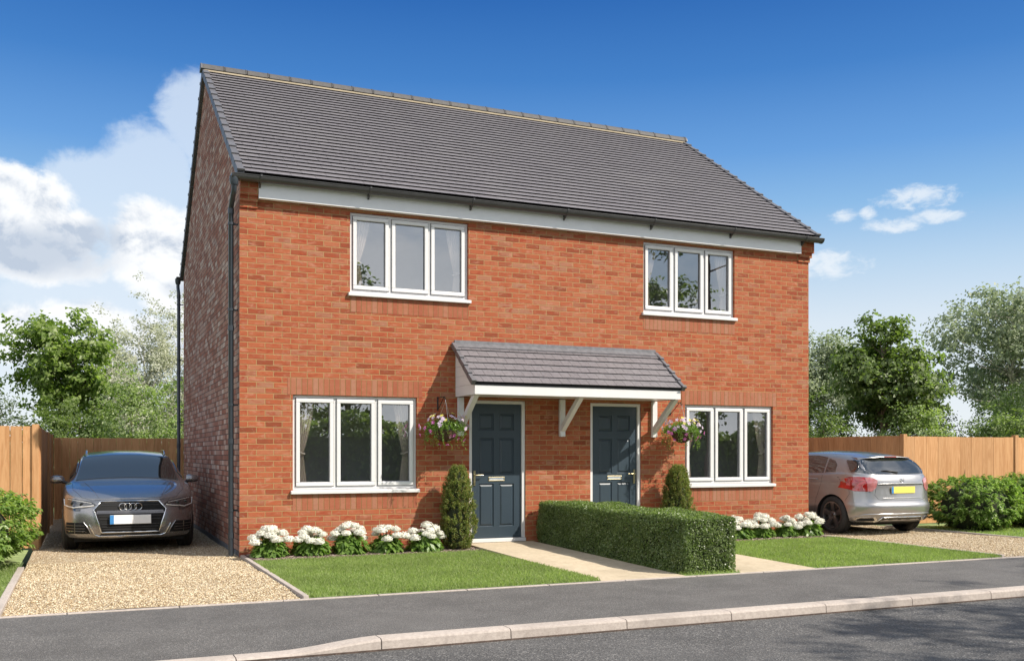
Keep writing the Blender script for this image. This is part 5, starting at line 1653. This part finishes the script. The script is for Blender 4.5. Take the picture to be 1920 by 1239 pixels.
def line_on(name, bvh, pts, direction, r, mat, parent, closed=False, off=0.003, mb=None, seg=6):
    own = mb is None
    mb = mb or MB()
    P = [Vector(p) for p in pts]
    if closed: P.append(P[0])
    out = []
    for a, b in zip(P[:-1], P[1:]):
        k = max(1, int((b - a).length / 0.03))
        for j in range(k): out.append(a.lerp(b, j / k))
    out.append(P[-1])
    path = []
    for q in out:
        u, v = q.x, q.y
        if direction == 'front': o_, d = Vector((u, 4, v)), Vector((0, -1, 0))
        elif direction == 'rear': o_, d = Vector((u, -4, v)), Vector((0, 1, 0))
        elif direction == 'left': o_, d = Vector((-3, u, v)), Vector((1, 0, 0))
        elif direction == 'right': o_, d = Vector((3, u, v)), Vector((-1, 0, 0))
        else: o_, d = Vector((u, v, 4)), Vector((0, 0, -1))
        h = bvh.ray_cast(o_, d)
        if h[0] is not None: path.append(h[0] - d * off)
    if len(path) > 1: mb.tube(path, r, seg)
    if own: return mb.build(name, mat, parent, smooth=60)

def wheel(root, x, y, side, rad, rim_mat, spokes=5, width=0.22, cap_star=False, twin=False):
    """side = +1 outer face towards +x"""
    mb = MB(); s = side
    rr = rad * 0.69
    w = width
    mb.lathe([(-w / 2 + .02, rr), (-w / 2, rr + 0.03), (-w / 2 + 0.01, rad - 0.035), (-w / 2 + 0.035, rad - 0.006), (-w / 6, rad), (-w / 6 + .004, rad - .008), (-w / 6 + .010, rad - .008), (-w / 6 + .014, rad), (w / 6 - .014, rad), (w / 6 - .010, rad - .008), (w / 6 - .004, rad - .008), (w / 6, rad), (w / 2 - 0.035, rad - 0.006), (w / 2 - 0.01, rad - 0.035), (w / 2, rr + 0.03), (w / 2 - .02, rr)], 44, 'x', close=True)
    wh = mb.build('wheel', M_tyre, root, smooth=40)
    wh.location = (x, y, rad)
    r = MB()
    o = s * (w / 2 - 0.012)
    r.lathe([(o - s * .03, rr + .004), (o, rr + .006), (o, rr - .012), (o - s * .02, rr - .020), (o - s * .12, rr - .030), (o - s * .125, rr - .002)], 44, 'x')
    for k in range(spokes):
        a = 2 * math.pi * k / spokes + 0.31
        for da in ((-0.13, 0.13) if twin else (0,)):
            a2 = a + da
            wI, wO = (0.030, 0.046) if not twin else (0.020, 0.018)
            ca, sa = math.cos(a2), math.sin(a2)
            def P(rad_, t, xo): return (xo, rad_ * ca - t * sa, rad_ * sa + t * ca)
            r0, r1 = 0.035, rr - 0.012
            vs = [P(r0, -wI, o - s * .030), P(r0, wI, o - s * .030), P(r1, wO, o - s * .006), P(r1, -wO, o - s * .006),
                  P(r0, -wI, o - s * .070), P(r0, wI, o - s * .070), P(r1, wO, o - s * .045), P(r1, -wO, o - s * .045),
                  P((r0 + r1) / 2, 0, o - s * .008)]
            r.add(vs, [(0, 1, 8), (1, 2, 8), (2, 3, 8), (3, 0, 8), (0, 4, 5, 1), (1, 5, 6, 2), (2, 6, 7, 3), (3, 7, 4, 0), (4, 7, 6, 5)])
    r.lathe([(o - s * .07, .062), (o - s * .026, .062), (o - s * .018, .050), (o - s * .018, .0005)], 24, 'x')
    rim = r.build('rim', rim_mat, wh, smooth=30)
    b = MB(); b.lathe([(o - s * .10, .0005), (o - s * .10, rr - .03)], 30, 'x')
    b.build('brake_disc', M_rimd, wh)
    c = MB(); c.lathe([(o - s * .017, .030), (o - s * .012, .028), (o - s * .012, .0005)], 20, 'x')
    for k in range(5):
        a = 2 * math.pi * k / 5; c.lathe([(o - s * .018, .007), (o - s * .012, .006), (o - s * .012, .0005)], 8, 'x', (0, .045 * math.cos(a), .045 * math.sin(a)))
    c.build('wheel_nut', M_chrome, wh, smooth=40)
    return wh

def glass_patch(name, cage, rows, r0, r1, c0, c1, root, off=0.006, mat=None, mirror=False, inset=True):
    """thin shell over cage rows r0..r1 and columns c0..c1"""
    M_ = len(rows[r0])
    V = []; F = []
    cols = range(c0, c1 + 1)
    grid = []
    for r in range(r0, r1 + 1):
        line = []
        for c in cols:
            cc = (M_ - 1 - c) if mirror else c
            line.append(cage[rows[r][cc]].copy())
        grid.append(line)
    nr, nc = len(grid), len(grid[0])
    mb = MB()
    N = [[None] * nc for _ in range(nr)]
    for i in range(nr):
        for j in range(nc):
            a = grid[min(i + 1, nr - 1)][j] - grid[max(i - 1, 0)][j]; b = grid[i][min(j + 1, nc - 1)] - grid[i][max(j - 1, 0)]
            nn = a.cross(b).normalized()
            ctr = Vector((0, grid[i][j].y, 0.7))
            if nn.dot(grid[i][j] - ctr) < 0: nn = -nn
            N[i][j] = nn
    for i in range(nr):
        for j in range(nc): mb.v.append(tuple(grid[i][j] + N[i][j] * off))
    for i in range(nr):
        for j in range(nc): mb.v.append(tuple(grid[i][j] - N[i][j] * 0.02))
    for i in range(nr - 1):
        for j in range(nc - 1):
            a = i * nc + j; mb.f.append((a, a + 1, a + nc + 1, a + nc)); mb.mi.append(0)
    o_ = nr * nc
    ring_ = [j for j in range(nc)] + [i * nc + nc - 1 for i in range(1, nr)] + [(nr - 1) * nc + j for j in range(nc - 2, -1, -1)] + [i * nc for i in range(nr - 2, 0, -1)]
    for a, b in zip(ring_, ring_[1:] + ring_[:1]): mb.f.append((a, b, b + o_, a + o_)); mb.mi.append(0)
    return mb.build(name, mat or M_cglass, root, smooth=40)

def near_row(ys, y): return min(range(len(ys)), key=lambda k: abs(ys[k] - y))
def end_cluster(y, d): return [y, y - 0.004 * d, y - 0.014 * d, y - 0.035 * d, y - 0.07 * d, y - 0.12 * d, y - 0.19 * d, y - 0.28 * d]
def ring_mesh(mb, c, R_, r, axis='y', seg=24):
    pts = [(c[0] + R_ * math.cos(t), c[1], c[2] + R_ * math.sin(t)) for t in [2 * math.pi * k / seg for k in range(seg + 1)]]
    mb.tube(pts, r, 6, cap=False)

# ---- grey estate-backed hatch, nose to the road
def grey_car():
    root = empty('parked_car', (-1.265, 3.40, 0), R(180 - 0.6))
    tag(root, 'grey hatchback with four-ring badge parked nose out in the shade of the side wall', 'car', 'parked cars')
    ys = end_cluster(2.155, 1) + [1.75, 1.6, 1.45, 1.30, 1.15, 1.03, 0.98, 0.85, 0.65, 0.45, 0.30, 0.24, 0.05, -0.2, -0.5, -0.8, -1.1, -1.35, -1.55, -1.68, -1.74, -1.80, -1.86] + list(reversed(end_cluster(-2.155, -1)))
    ys = sorted(set(round(y, 4) for y in ys), reverse=True)
    sp = dict(ys=ys, af=3.1, ar=3.4, b=(9, 10), wtop=0.86,
              zbot=lambda y: 0.17,
              levels=[(0.0, 0.80, 1.98, -2.0), (0.05, 0.855, 2.07, -2.08), (0.22, 0.885, 2.145, -2.145), (0.45, 0.892, 2.155, -2.155), (0.70, 0.892, 2.140, -2.13), (0.86, 0.885, 2.105, -2.09), (0.95, 0.875, 2.060, -2.05), (1.0, 0.858, 2.02, -2.02)],
              zb=[(2.15, .725), (1.95, .745), (1.7, .80), (1.3, .875), (1.0, .925), (0, .955), (-1, .98), (-1.7, 1.0), (-2.1, .985)],
              zc=[(2.15, .735), (2.0, .765), (1.85, .805), (1.5, .880), (1.2, .935), (1.03, .965), (0.98, .985), (0.24, 1.345), (0.05, 1.385), (-0.4, 1.425), (-1.0, 1.42), (-1.6, 1.375), (-1.74, 1.345), (-2.02, .99), (-2.1, .985)],
              ze=[(2.15, .73), (1.95, .755), (1.5, .865), (1.03, .945), (0.98, .955), (0.30, 1.295), (0.05, 1.345), (-0.4, 1.385), (-1.0, 1.38), (-1.55, 1.33), (-1.74, 1.29), (-2.02, .99), (-2.1, .985)],
              wr=[(2.15, .70), (1.5, .74), (1.03, .735), (0.98, .725), (0.24, .625), (-0.4, .612), (-1.4, .59), (-1.74, .60), (-2.0, .70), (-2.1, .70)],
              J=(4, 7), wheels=[(1.295, 0.325, 0.355), (-1.341, 0.325, 0.355)], crown=2.2)
    body, bvh, cage, rows = car_body(sp, M_paintg, root)
    rw, rh = near_row(ys, 1.0), near_row(ys, 0.27)
    M_ = len(rows[5]); cA = 6; 
    a, b = near_row(ys, .98), near_row(ys, .24)
    glass_patch('windscreen', cage, rows, a, b, 5, M_ - 6, root, off=0.007)
    for mir in (False, True):
        glass_patch('side_window', cage, rows, near_row(ys, .65), near_row(ys, -.2), 2, 4, root, mirror=mir, off=0.009)
        glass_patch('side_window', cage, rows, near_row(ys, -.5) - 0, near_row(ys, -1.35), 2, 4, root, mirror=mir, off=0.009)
    glass_patch('rear_window', cage, rows, near_row(ys, -1.74), near_row(ys, -1.86), 6, M_ - 7, root)
    # front grille, single frame
    G = [(-.375, .715), (.375, .715), (.468, .600), (.372, .290), (-.372, .290), (-.468, .600)]
    decal('grille', bvh, G, 'front', M_arch, root, 0.04, 0.005, 0.02)
    line_on('grille_frame', bvh, G, 'front', 0.0095, M_chrome, root, closed=True, off=0.010)
    sl = MB()
    for z in (0.688, 0.660, 0.560, 0.515, 0.470, 0.400, 0.365, 0.330):
        wdt = .45 - max(0, (.56 - z)) * .30 if z < .6 else .45 - (z - .6) * .75
        line_on('', bvh, [(-wdt + .03, z), (wdt - .03, z)], 'front', 0.0050, M_black, None, mb=sl, off=0.008)
    sl.build('grille_slat', simple('dark_slat', (0.03, 0.03, 0.031), 0.4), root, smooth=60)
    decal('grille_bar', bvh, [(-.44, .545), (.44, .545), (.425, .588), (-.425, .588)], 'front', M_rimd, root, 0.05, 0.012, 0.01)
    # badge: four linked rings
    bd = MB(); yb = bvh.ray_cast(Vector((0, 4, .632)), Vector((0, -1, 0)))[0].y + 0.020
    for cx in (-.101, -.0337, .0337, .101): ring_mesh(bd, (cx, yb, .640), .047, .0058)
    bd.build('badge', M_chrome, root, smooth=60)
    # number plate
    yp = max(bvh.ray_cast(Vector((x, 4, z)), Vector((0, -1, 0)))[0].y for x in (-.26, 0, .26) for z in (.41, .47, .52)) + .030
    pm = MB(); pm.box(-.265, .265, yp - .012, yp, .405, .528); pl = pm.build('number_plate', M_platew, root, bevel=0.003)
    q = MB(); q.box(-.2655 + .0, -.215, yp + .0005, yp + .0025, .406, .527)
    # the blue band sits at the car's right, seen on the left from the road
    q2 = MB(); q2.box(.215, .2655, yp + .0005, yp + .0025, .406, .527); q2.build('plate_band', M_blue, pl)
    # lower lip, side intakes
    for s in (-1, 1):
        I = [(s * .82, .425), (s * .60, .430), (s * .555, .385), (s * .500, .275), (s * .80, .268), (s * .82, .30)]
        decal('side_intake', bvh, I if s > 0 else I[::-1], 'front', M_arch, root, 0.035, 0.003, 0.01)
        line_on('intake_trim', bvh, [(s * .60, .432), (s * .545, .36), (s * .495, .262)], 'front', 0.0075, M_paintg, root, off=0.006)
        iv = MB()
        for z in (.385, .345, .310): line_on('', bvh, [(s * .58, z), (s * .825, z)], 'front', 0.004, M_black, None, mb=iv, off=0.005)
        line_on('', bvh, [(s * .71, .42), (s * .71, .275)], 'front', 0.005, M_black, None, mb=iv, off=0.005)
        iv.build('intake_fin', M_rimd, root, smooth=60)
        # headlamp
        H = [(s * .435, .665), (s * .50, .712), (s * .62, .732), (s * .80, .760), (s * .868, .765), (s * .870, .655), (s * .850, .622), (s * .70, .580), (s * .645, .580), (s * .635, .612), (s * .55, .628)]
        hl = decal('headlamp', bvh, H if s > 0 else H[::-1], 'front', M_lampg, root, 0.03, 0.004, 0.01)
        line_on('light_strip', bvh, [(s * .47, .660), (s * .56, .645), (s * .655, .640), (s * .72, .628), (s * .84, .655), (s * .85, .735)], 'front', 0.0085, M_lampw, hl, off=0.008)
        line_on('light_strip', bvh, [(s * .50, .690), (s * .62, .712), (s * .80, .742)], 'front', 0.004, M_lampw, hl, off=0.006)
        for cx, cz in ((.62, .672), (.735, .685)):
            pj = MB()
            h = bvh.ray_cast(Vector((s * cx, 4, cz)), Vector((0, -1, 0)))[0]
            pj.lathe([(h.y - .005, .030), (h.y + .007, .028), (h.y + .009, .018), (h.y + .009, .001)], 16, 'y', (s * cx, 0, cz))
            pj.build('projector_lamp', M_gloss, hl, smooth=50)
        # mirror
        mm = MB()
        mm.lathe([(-.085, .001), (-.08, .028), (-.045, .050), (.02, .058), (.075, .055), (.105, .046), (.11, .001)], 16, 'x')
        mm.v = [(x_ * 1.0, y_ * 1.0, z_ * (1.15 if z_ > 0 else .95)) for x_, y_, z_ in mm.v]
        mr = mm.build('mirror', M_paintg, root, smooth=60); mr.location = (s * .955, .70, .985)
        st = MB(); st.tube([(s * .80, .72, .93), (s * .90, .71, .955)], .022, 8); st.build('mirror_stalk', M_black, root, smooth=60)
        # roof rail
        rl = MB(); pts = []
        for y in np.linspace(.02, -1.45, 14):
            h = bvh.ray_cast(Vector((s * .575, y, 3)), Vector((0, 0, -1)))[0]
            lift = .034 * min(1, (0.02 - y) / .12, (y + 1.45) / .12)
            pts.append((h.x, y, h.z + .004 + lift))
        rl.tube(pts, .014, 8); rl.build('roof_rail', M_chrome, root, smooth=60)
        # bonnet crease
        line_on('bonnet_crease', bvh, [(s * .40, 1.98), (s * .50, 1.5), (s * .60, 1.05)], 'top', 0.006, M_paintg, root, off=-0.002)
        line_on('bonnet_seam', bvh, [(s * .46, 2.02), (s * .62, 1.90), (s * .74, 1.5), (s * .76, 1.05)], 'top', 0.0022, M_black, root, off=0.0)
        line_on('door_seam', bvh, [(.62, .90), (.66, .6), (.60, .28)], 'right' if s > 0 else 'left', 0.0025, M_black, root, off=0.0)
    line_on('lip_trim', bvh, [(-.53, .40), (-.455, .258), (-.40, .238), (.40, .238), (.455, .258), (.53, .40)], 'front', 0.0085, M_chrome, root, off=0.006)
    decal('lower_grille', bvh, [(-.40, .245), (.40, .245), (.375, .278), (-.375, .278)], 'front', M_black, root, 0.05, 0.003, 0.01)
    line_on('bonnet_gap', bvh, [(-.46, .728), (0, .735), (.46, .728)], 'front', 0.003, M_black, root, off=0.0)
    u = MB(); u.box(-.72, .72, -1.9, 1.85, .15, .30); u.build('underbody', M_arch, root)
    for y in (1.295, -1.341):
        for s in (-1, 1): wheel(root, s * .775, y, s, .325, M_rimd)
    return root
grey_car()

# ---- silver hatch, tail to the road
def silver_car():
    root = empty('parked_car', (10.745, 1.255, 0), 0)
    tag(root, 'silver hatchback seen from behind with yellow plate on the right gravel drive', 'car', 'parked cars')
    ys = end_cluster(2.145, 1) + [1.70, 1.5, 1.3, 1.1, 1.0, 0.9, 0.7, 0.5, 0.32, 0.25, 0.0, -0.2, -0.4, -0.7, -0.95, -1.15, -1.32, -1.45, -1.56, -1.64, -1.70, -1.74, -1.80, -1.85] + list(reversed(end_cluster(-2.145, -1)))
    ys = sorted(set(round(y, 4) for y in ys), reverse=True)
    sp = dict(ys=ys, af=3.0, ar=3.1, b=(9, 10), wtop=0.86,
              zbot=lambda y: 0.19,
              levels=[(0.0, 0.80, 2.0, -1.98), (0.05, 0.85, 2.08, -2.05), (0.20, 0.888, 2.13, -2.125), (0.36, 0.893, 2.145, -2.145), (0.405, 0.891, 2.145, -2.140), (0.43, 0.885, 2.14, -2.108), (0.60, 0.882, 2.13, -2.095), (0.78, 0.885, 2.10, -2.075), (0.84, 0.884, 2.08, -2.085), (0.94, 0.872, 2.05, -2.060), (1.0, 0.855, 2.02, -2.03)],
              zb=[(2.15, .72), (1.8, .78), (1.3, .88), (1.0, .92), (0, .975), (-1, 1.015), (-1.5, 1.03), (-1.9, 1.015), (-2.15, 1.0)],
              zc=[(2.15, .73), (1.8, .82), (1.3, .90), (1.0, .95), (0.9, 1.0), (0.25, 1.34), (-0.2, 1.42), (-0.7, 1.43), (-1.2, 1.405), (-1.56, 1.36), (-1.70, 1.335), (-1.745, 1.30), (-1.98, 1.03), (-2.02, 1.01), (-2.15, 1.0)],
              ze=[(2.15, .725), (1.5, .86), (1.0, .945), (0.9, .965), (0.3, 1.27), (-0.2, 1.37), (-0.7, 1.375), (-1.2, 1.355), (-1.56, 1.305), (-1.70, 1.275), (-1.745, 1.245), (-1.98, 1.02), (-2.02, 1.005), (-2.15, 1.0)],
              wr=[(2.15, .70), (1.0, .72), (0.3, .61), (-0.4, .60), (-1.2, .575), (-1.6, .57), (-1.745, .60), (-1.98, .70), (-2.1, .68)],
              J=(5, 7), wheels=[(1.34, 0.325, 0.355), (-1.36, 0.325, 0.355)], crown=2.3)
    body, bvh, cage, rows = car_body(sp, M_paints, root)
    M_ = len(rows[5])
    # side windows: outline projected on the flank
    for dr in ('left', 'right'):
        s = -1 if dr == 'left' else 1
        for nm, poly in (('side_window', [(.62, 1.01), (.45, 1.13), (.10, 1.31), (-.22, 1.345), (-.25, 1.02)]),
                         ('side_window', [(-.30, 1.02), (-.27, 1.345), (-.75, 1.34), (-1.02, 1.305), (-1.10, 1.045)]),
                         ('quarter_window', [(-1.135, 1.05), (-1.06, 1.29), (-1.22, 1.255), (-1.33, 1.18), (-1.38, 1.07)])):
            decal(nm, bvh, poly, dr, M_cglass, root, 0.05, 0.004, 0.01)
        line_on('window_trim', bvh, [(.62, 1.00), (-.28, 1.010), (-1.10, 1.035), (-1.40, 1.060)], dr, 0.0045, M_chrome, root)
        line_on('crease', bvh, [(.9, .80), (0, .845), (-.9, .885), (-1.5, .90), (-1.8, .885)], dr, 0.006, M_paints, root, off=-0.0025)
        line_on('door_seam', bvh, [(-.28, 1.0), (-.29, .5), (-.28, .27)], dr, 0.0025, M_black, root, off=0.0)
        line_on('door_seam', bvh, [(-1.12, 1.03), (-1.10, .85), (-.98, .60), (-.93, .30)], dr, 0.0025, M_black, root, off=0.0)
        line_on('door_seam', bvh, [(.75, .95), (.72, .6), (.66, .28)], dr, 0.0025, M_black, root, off=0.0)
        hb = MB()
        hh = [bvh.ray_cast(Vector((3 * s, y, .93)), Vector((-s, 0, 0)))[0] + Vector((s * o_, 0, 0)) for y, o_ in ((-.78, 0.0), (-.80, .028), (-.90, .034), (-.99, .028), (-1.01, 0.0))]
        hb.tube(hh, .013, 8); hb.build('door_handle', M_paints, root, smooth=60)
        # fuel flap line
        if s < 0:
            line_on('bumper_seam', bvh, [(-1.70, .885), (-1.74, .70), (-1.66, .58)], dr, 0.0025, M_black, root, off=0.0)
        # tail lamps, flank and rear portions
        L1 = [(-1.63, .945), (-1.70, .965), (-1.97, .975), (-1.97, .742), (-1.90, .748), (-1.76, .80)]
        decal('rear_quarter_glass', bvh, [(-1.46, 1.262), (-1.74, 1.255), (-1.93, 1.075), (-1.70, 1.06)], dr, M_cglass, root, 0.04, 0.005, 0.01)
        decal('tail_lamp', bvh, L1, dr, M_red, root, 0.04, 0.006, 0.012)
    for s in (-1, 1):
        L = [(s * .60, .955), (s * .62, .970), (s * .74, .985), (s * .86, .975), (s * .872, .80), (s * .80, .745), (s * .64, .742), (s * .66, .84)]
        t = decal('tail_lamp', bvh, L if s > 0 else L[::-1], 'rear', M_red, root, 0.03, 0.006, 0.012)
        Lc = [(s * .50, .925), (s * .56, .962), (s * .68, .972), (s * .665, .86), (s * .66, .742), (s * .60, .742), (s * .535, .80)]
        decal('reversing_lens', bvh, Lc if s > 0 else Lc[::-1], 'rear', M_pinkl, t, 0.03, 0.0085, 0.012)
        line_on('lamp_strip', bvh, [(s * .66, .945), (s * .76, .90), (s * .80, .83), (s * .80, .77)], 'rear', 0.006, M_pinkl, t, off=0.008)
        line_on('lamp_strip', bvh, [(s * .71, .765), (s * .73, .83), (s * .70, .88)], 'rear', 0.006, M_pinkl, t, off=0.008)
        line_on('lamp_edge', bvh, L, 'rear', 0.003, M_gloss, t, closed=False, off=0.003)
        # exhaust finishers and bumper trim
        E = [(s * .80, .272), (s * .755, .310), (s * .56, .318), (s * .50, .265), (s * .52, .240), (s * .74, .236)]
        decal('exhaust_tip', bvh, E if s > 0 else E[::-1], 'rear', M_chrome, root, 0.03, 0.010, 0.02)
        Ei = [(s * .775, .272), (s * .745, .298), (s * .585, .304), (s * .545, .268), (s * .56, .250), (s * .73, .248)]
        decal('exhaust_outlet', bvh, Ei if s > 0 else Ei[::-1], 'rear', M_arch, root, 0.03, 0.013, 0.006)
        line_on('tailgate_seam', bvh, [(s * .53, .80), (s * .56, .68), (s * .50, .605), (s * .40, .590)], 'rear', 0.0028, M_black, root, off=0.0)
    # rear window with dark surround, spoiler, wiper
    RWo = [(-.63, 1.258), (-.45, 1.285), (.45, 1.285), (.63, 1.258), (.735, 1.060), (.60, 1.035), (-.60, 1.035), (-.735, 1.060)]
    for s in (-1, 1): line_on('window_pillar', bvh, [(s * .615, 1.25), (s * .70, 1.10), (s * .728, 1.07)], 'rear', 0.020, M_gloss, root, off=-0.007, seg=8)
    decal('rear_window', bvh, RWo, 'rear', M_cglass, root, 0.05, 0.005, 0.015)
    # roof spoiler over the glass
    sp_ = MB()
    V = []
    xs = np.linspace(-.585, .585, 15)
    for x in xs:
        zt = 1.318 - .042 * (abs(x) / .62) ** 2.6
        h = bvh.ray_cast(Vector((x * .96, -1.48, 3)), Vector((0, 0, -1)))[0]
        V += [(x * .96, -1.48, h.z + .001), (x, -1.64, zt + .022), (x, -1.80 + .14 * (abs(x) / .585) ** 5, zt + .006), (x, -1.806 + .14 * (abs(x) / .585) ** 5, zt - .003), (x, -1.78 + .13 * (abs(x) / .585) ** 5, zt - .012), (x * .98, -1.60, zt - .020)]
    sp_.v = V
    for i in range(len(xs) - 1):
        for j in range(6):
            a, b = i * 6 + j, i * 6 + (j + 1) % 6; sp_.f.append((a, b, b + 6, a + 6)); sp_.mi.append(0)
    for e in (0, (len(xs) - 1) * 6): sp_.f.append(tuple(e + j for j in range(6))); sp_.mi.append(0)
    sp_.build('spoiler', M_paints, root, smooth=35)
    br = MB(); br.box(-.13, .13, -1.811, -1.806, 1.312, 1.322); br.build('brake_light', M_red, root)
    wp = MB()
    ph = [bvh.ray_cast(Vector((x, -4, z)), Vector((0, 1, 0)))[0] + Vector((0, -.022, 0)) for x, z in ((-.01, 1.055), (-.12, 1.075), (-.24, 1.085), (-.33, 1.085))]
    wp.tube([ph[0] + Vector((0, .03, -.01))] + ph, 0, 6, radii=[.02, .016, .012, .009, .005]); wp.build('wiper', M_black, root, smooth=60)
    # tailgate recess, plate, badge
    line_on('tailgate_edge', bvh, [(-.50, .862), (-.30, .868), (.30, .868), (.50, .862)], 'rear', 0.009, M_paints, root, off=0.004)
    line_on('recess_shadow', bvh, [(-.47, .848), (.47, .848)], 'rear', 0.006, M_black, root, off=-0.002)
    line_on('tailgate_seam', bvh, [(-.40, .590), (.40, .590)], 'rear', 0.003, M_black, root, off=0.0)
    line_on('bumper_crease', bvh, [(-.42, .628), (.42, .628)], 'rear', 0.008, M_paints, root, off=-0.001)
    yp = min(bvh.ray_cast(Vector((x, -4, z)), Vector((0, 1, 0)))[0].y for x in (-.26, 0, .26) for z in (.71, .83)) - .004
    pm = MB(); pm.box(-.26, .26, yp - .010, yp, .708, .820); pl = pm.build('number_plate', M_platey, root, bevel=0.003)
    q = MB(); q.box(-.2605, -.215, yp - .0125, yp - .0105, .709, .819); q.build('plate_band', M_blue, pl)
    bd = MB(); yb = bvh.ray_cast(Vector((0, -4, .925)), Vector((0, 1, 0)))[0].y - .008
    ring_mesh(bd, (0, yb, .925), .040, .0040)
    for k in range(3):
        a = math.pi / 2 + 2 * math.pi * k / 3
        bd.tube([(0, yb, .925), (.038 * math.cos(a), yb, .925 + .038 * math.sin(a))], 0, 6, radii=[.007, .0015])
    bd.build('badge', M_chrome, root, smooth=60)
    # diffuser
    decal('diffuser', bvh, [(-.50, .215), (.50, .215), (.44, .300), (-.44, .300)], 'rear', M_black, root, 0.05, 0.005, 0.01)
    line_on('diffuser_trim', bvh, [(-.505, .225), (-.435, .308), (.435, .308), (.505, .225)], 'rear', 0.010, M_chrome, root, off=0.010)
    line_on('bumper_trim', bvh, [(-.82, .300), (-.72, .355), (-.55, .362), (.55, .362), (.72, .355), (.82, .300)], 'rear', 0.012, M_paints, root, off=0.002)
    for s in (-1, 1):
        line_on('rear_reflector', bvh, [(s * .70, .400), (s * .80, .402)], 'rear', 0.0, M_red, root) if False else None
        mm = MB(); mm.lathe([(-.085, .001), (-.08, .028), (-.045, .050), (.02, .058), (.075, .055), (.105, .046), (.11, .001)], 16, 'x')
        mr = mm.build('mirror', M_paints, root, smooth=60); mr.location = (s * .955, .62, 1.0)
    H = [(-.80, .70), (-.50, .66), (-.50, .60), (-.80, .62)]
    for s in (-1, 1):
        decal('headlamp', bvh, [(s * a_, b_) for a_, b_ in ((.5, .66), (.82, .74), (.84, .64), (.52, .60))], 'front', M_lampg, root, 0.04)
    decal('grille', bvh, [(-.38, .66), (.38, .66), (.33, .52), (-.33, .52)], 'front', M_gloss, root, 0.05)
    decal('windscreen', bvh, [(-.68, .95), (.68, .95), (.58, .32), (-.58, .32)], 'top', M_cglass, root, 0.06)
    u = MB(); u.box(-.72, .72, -1.75, 1.85, .16, .30); u.build('underbody', M_arch, root)
    for y in (1.34, -1.36):
        for s in (-1, 1): wheel(root, s * .778, y, s, .325, M_rimd)
    return root
silver_car()
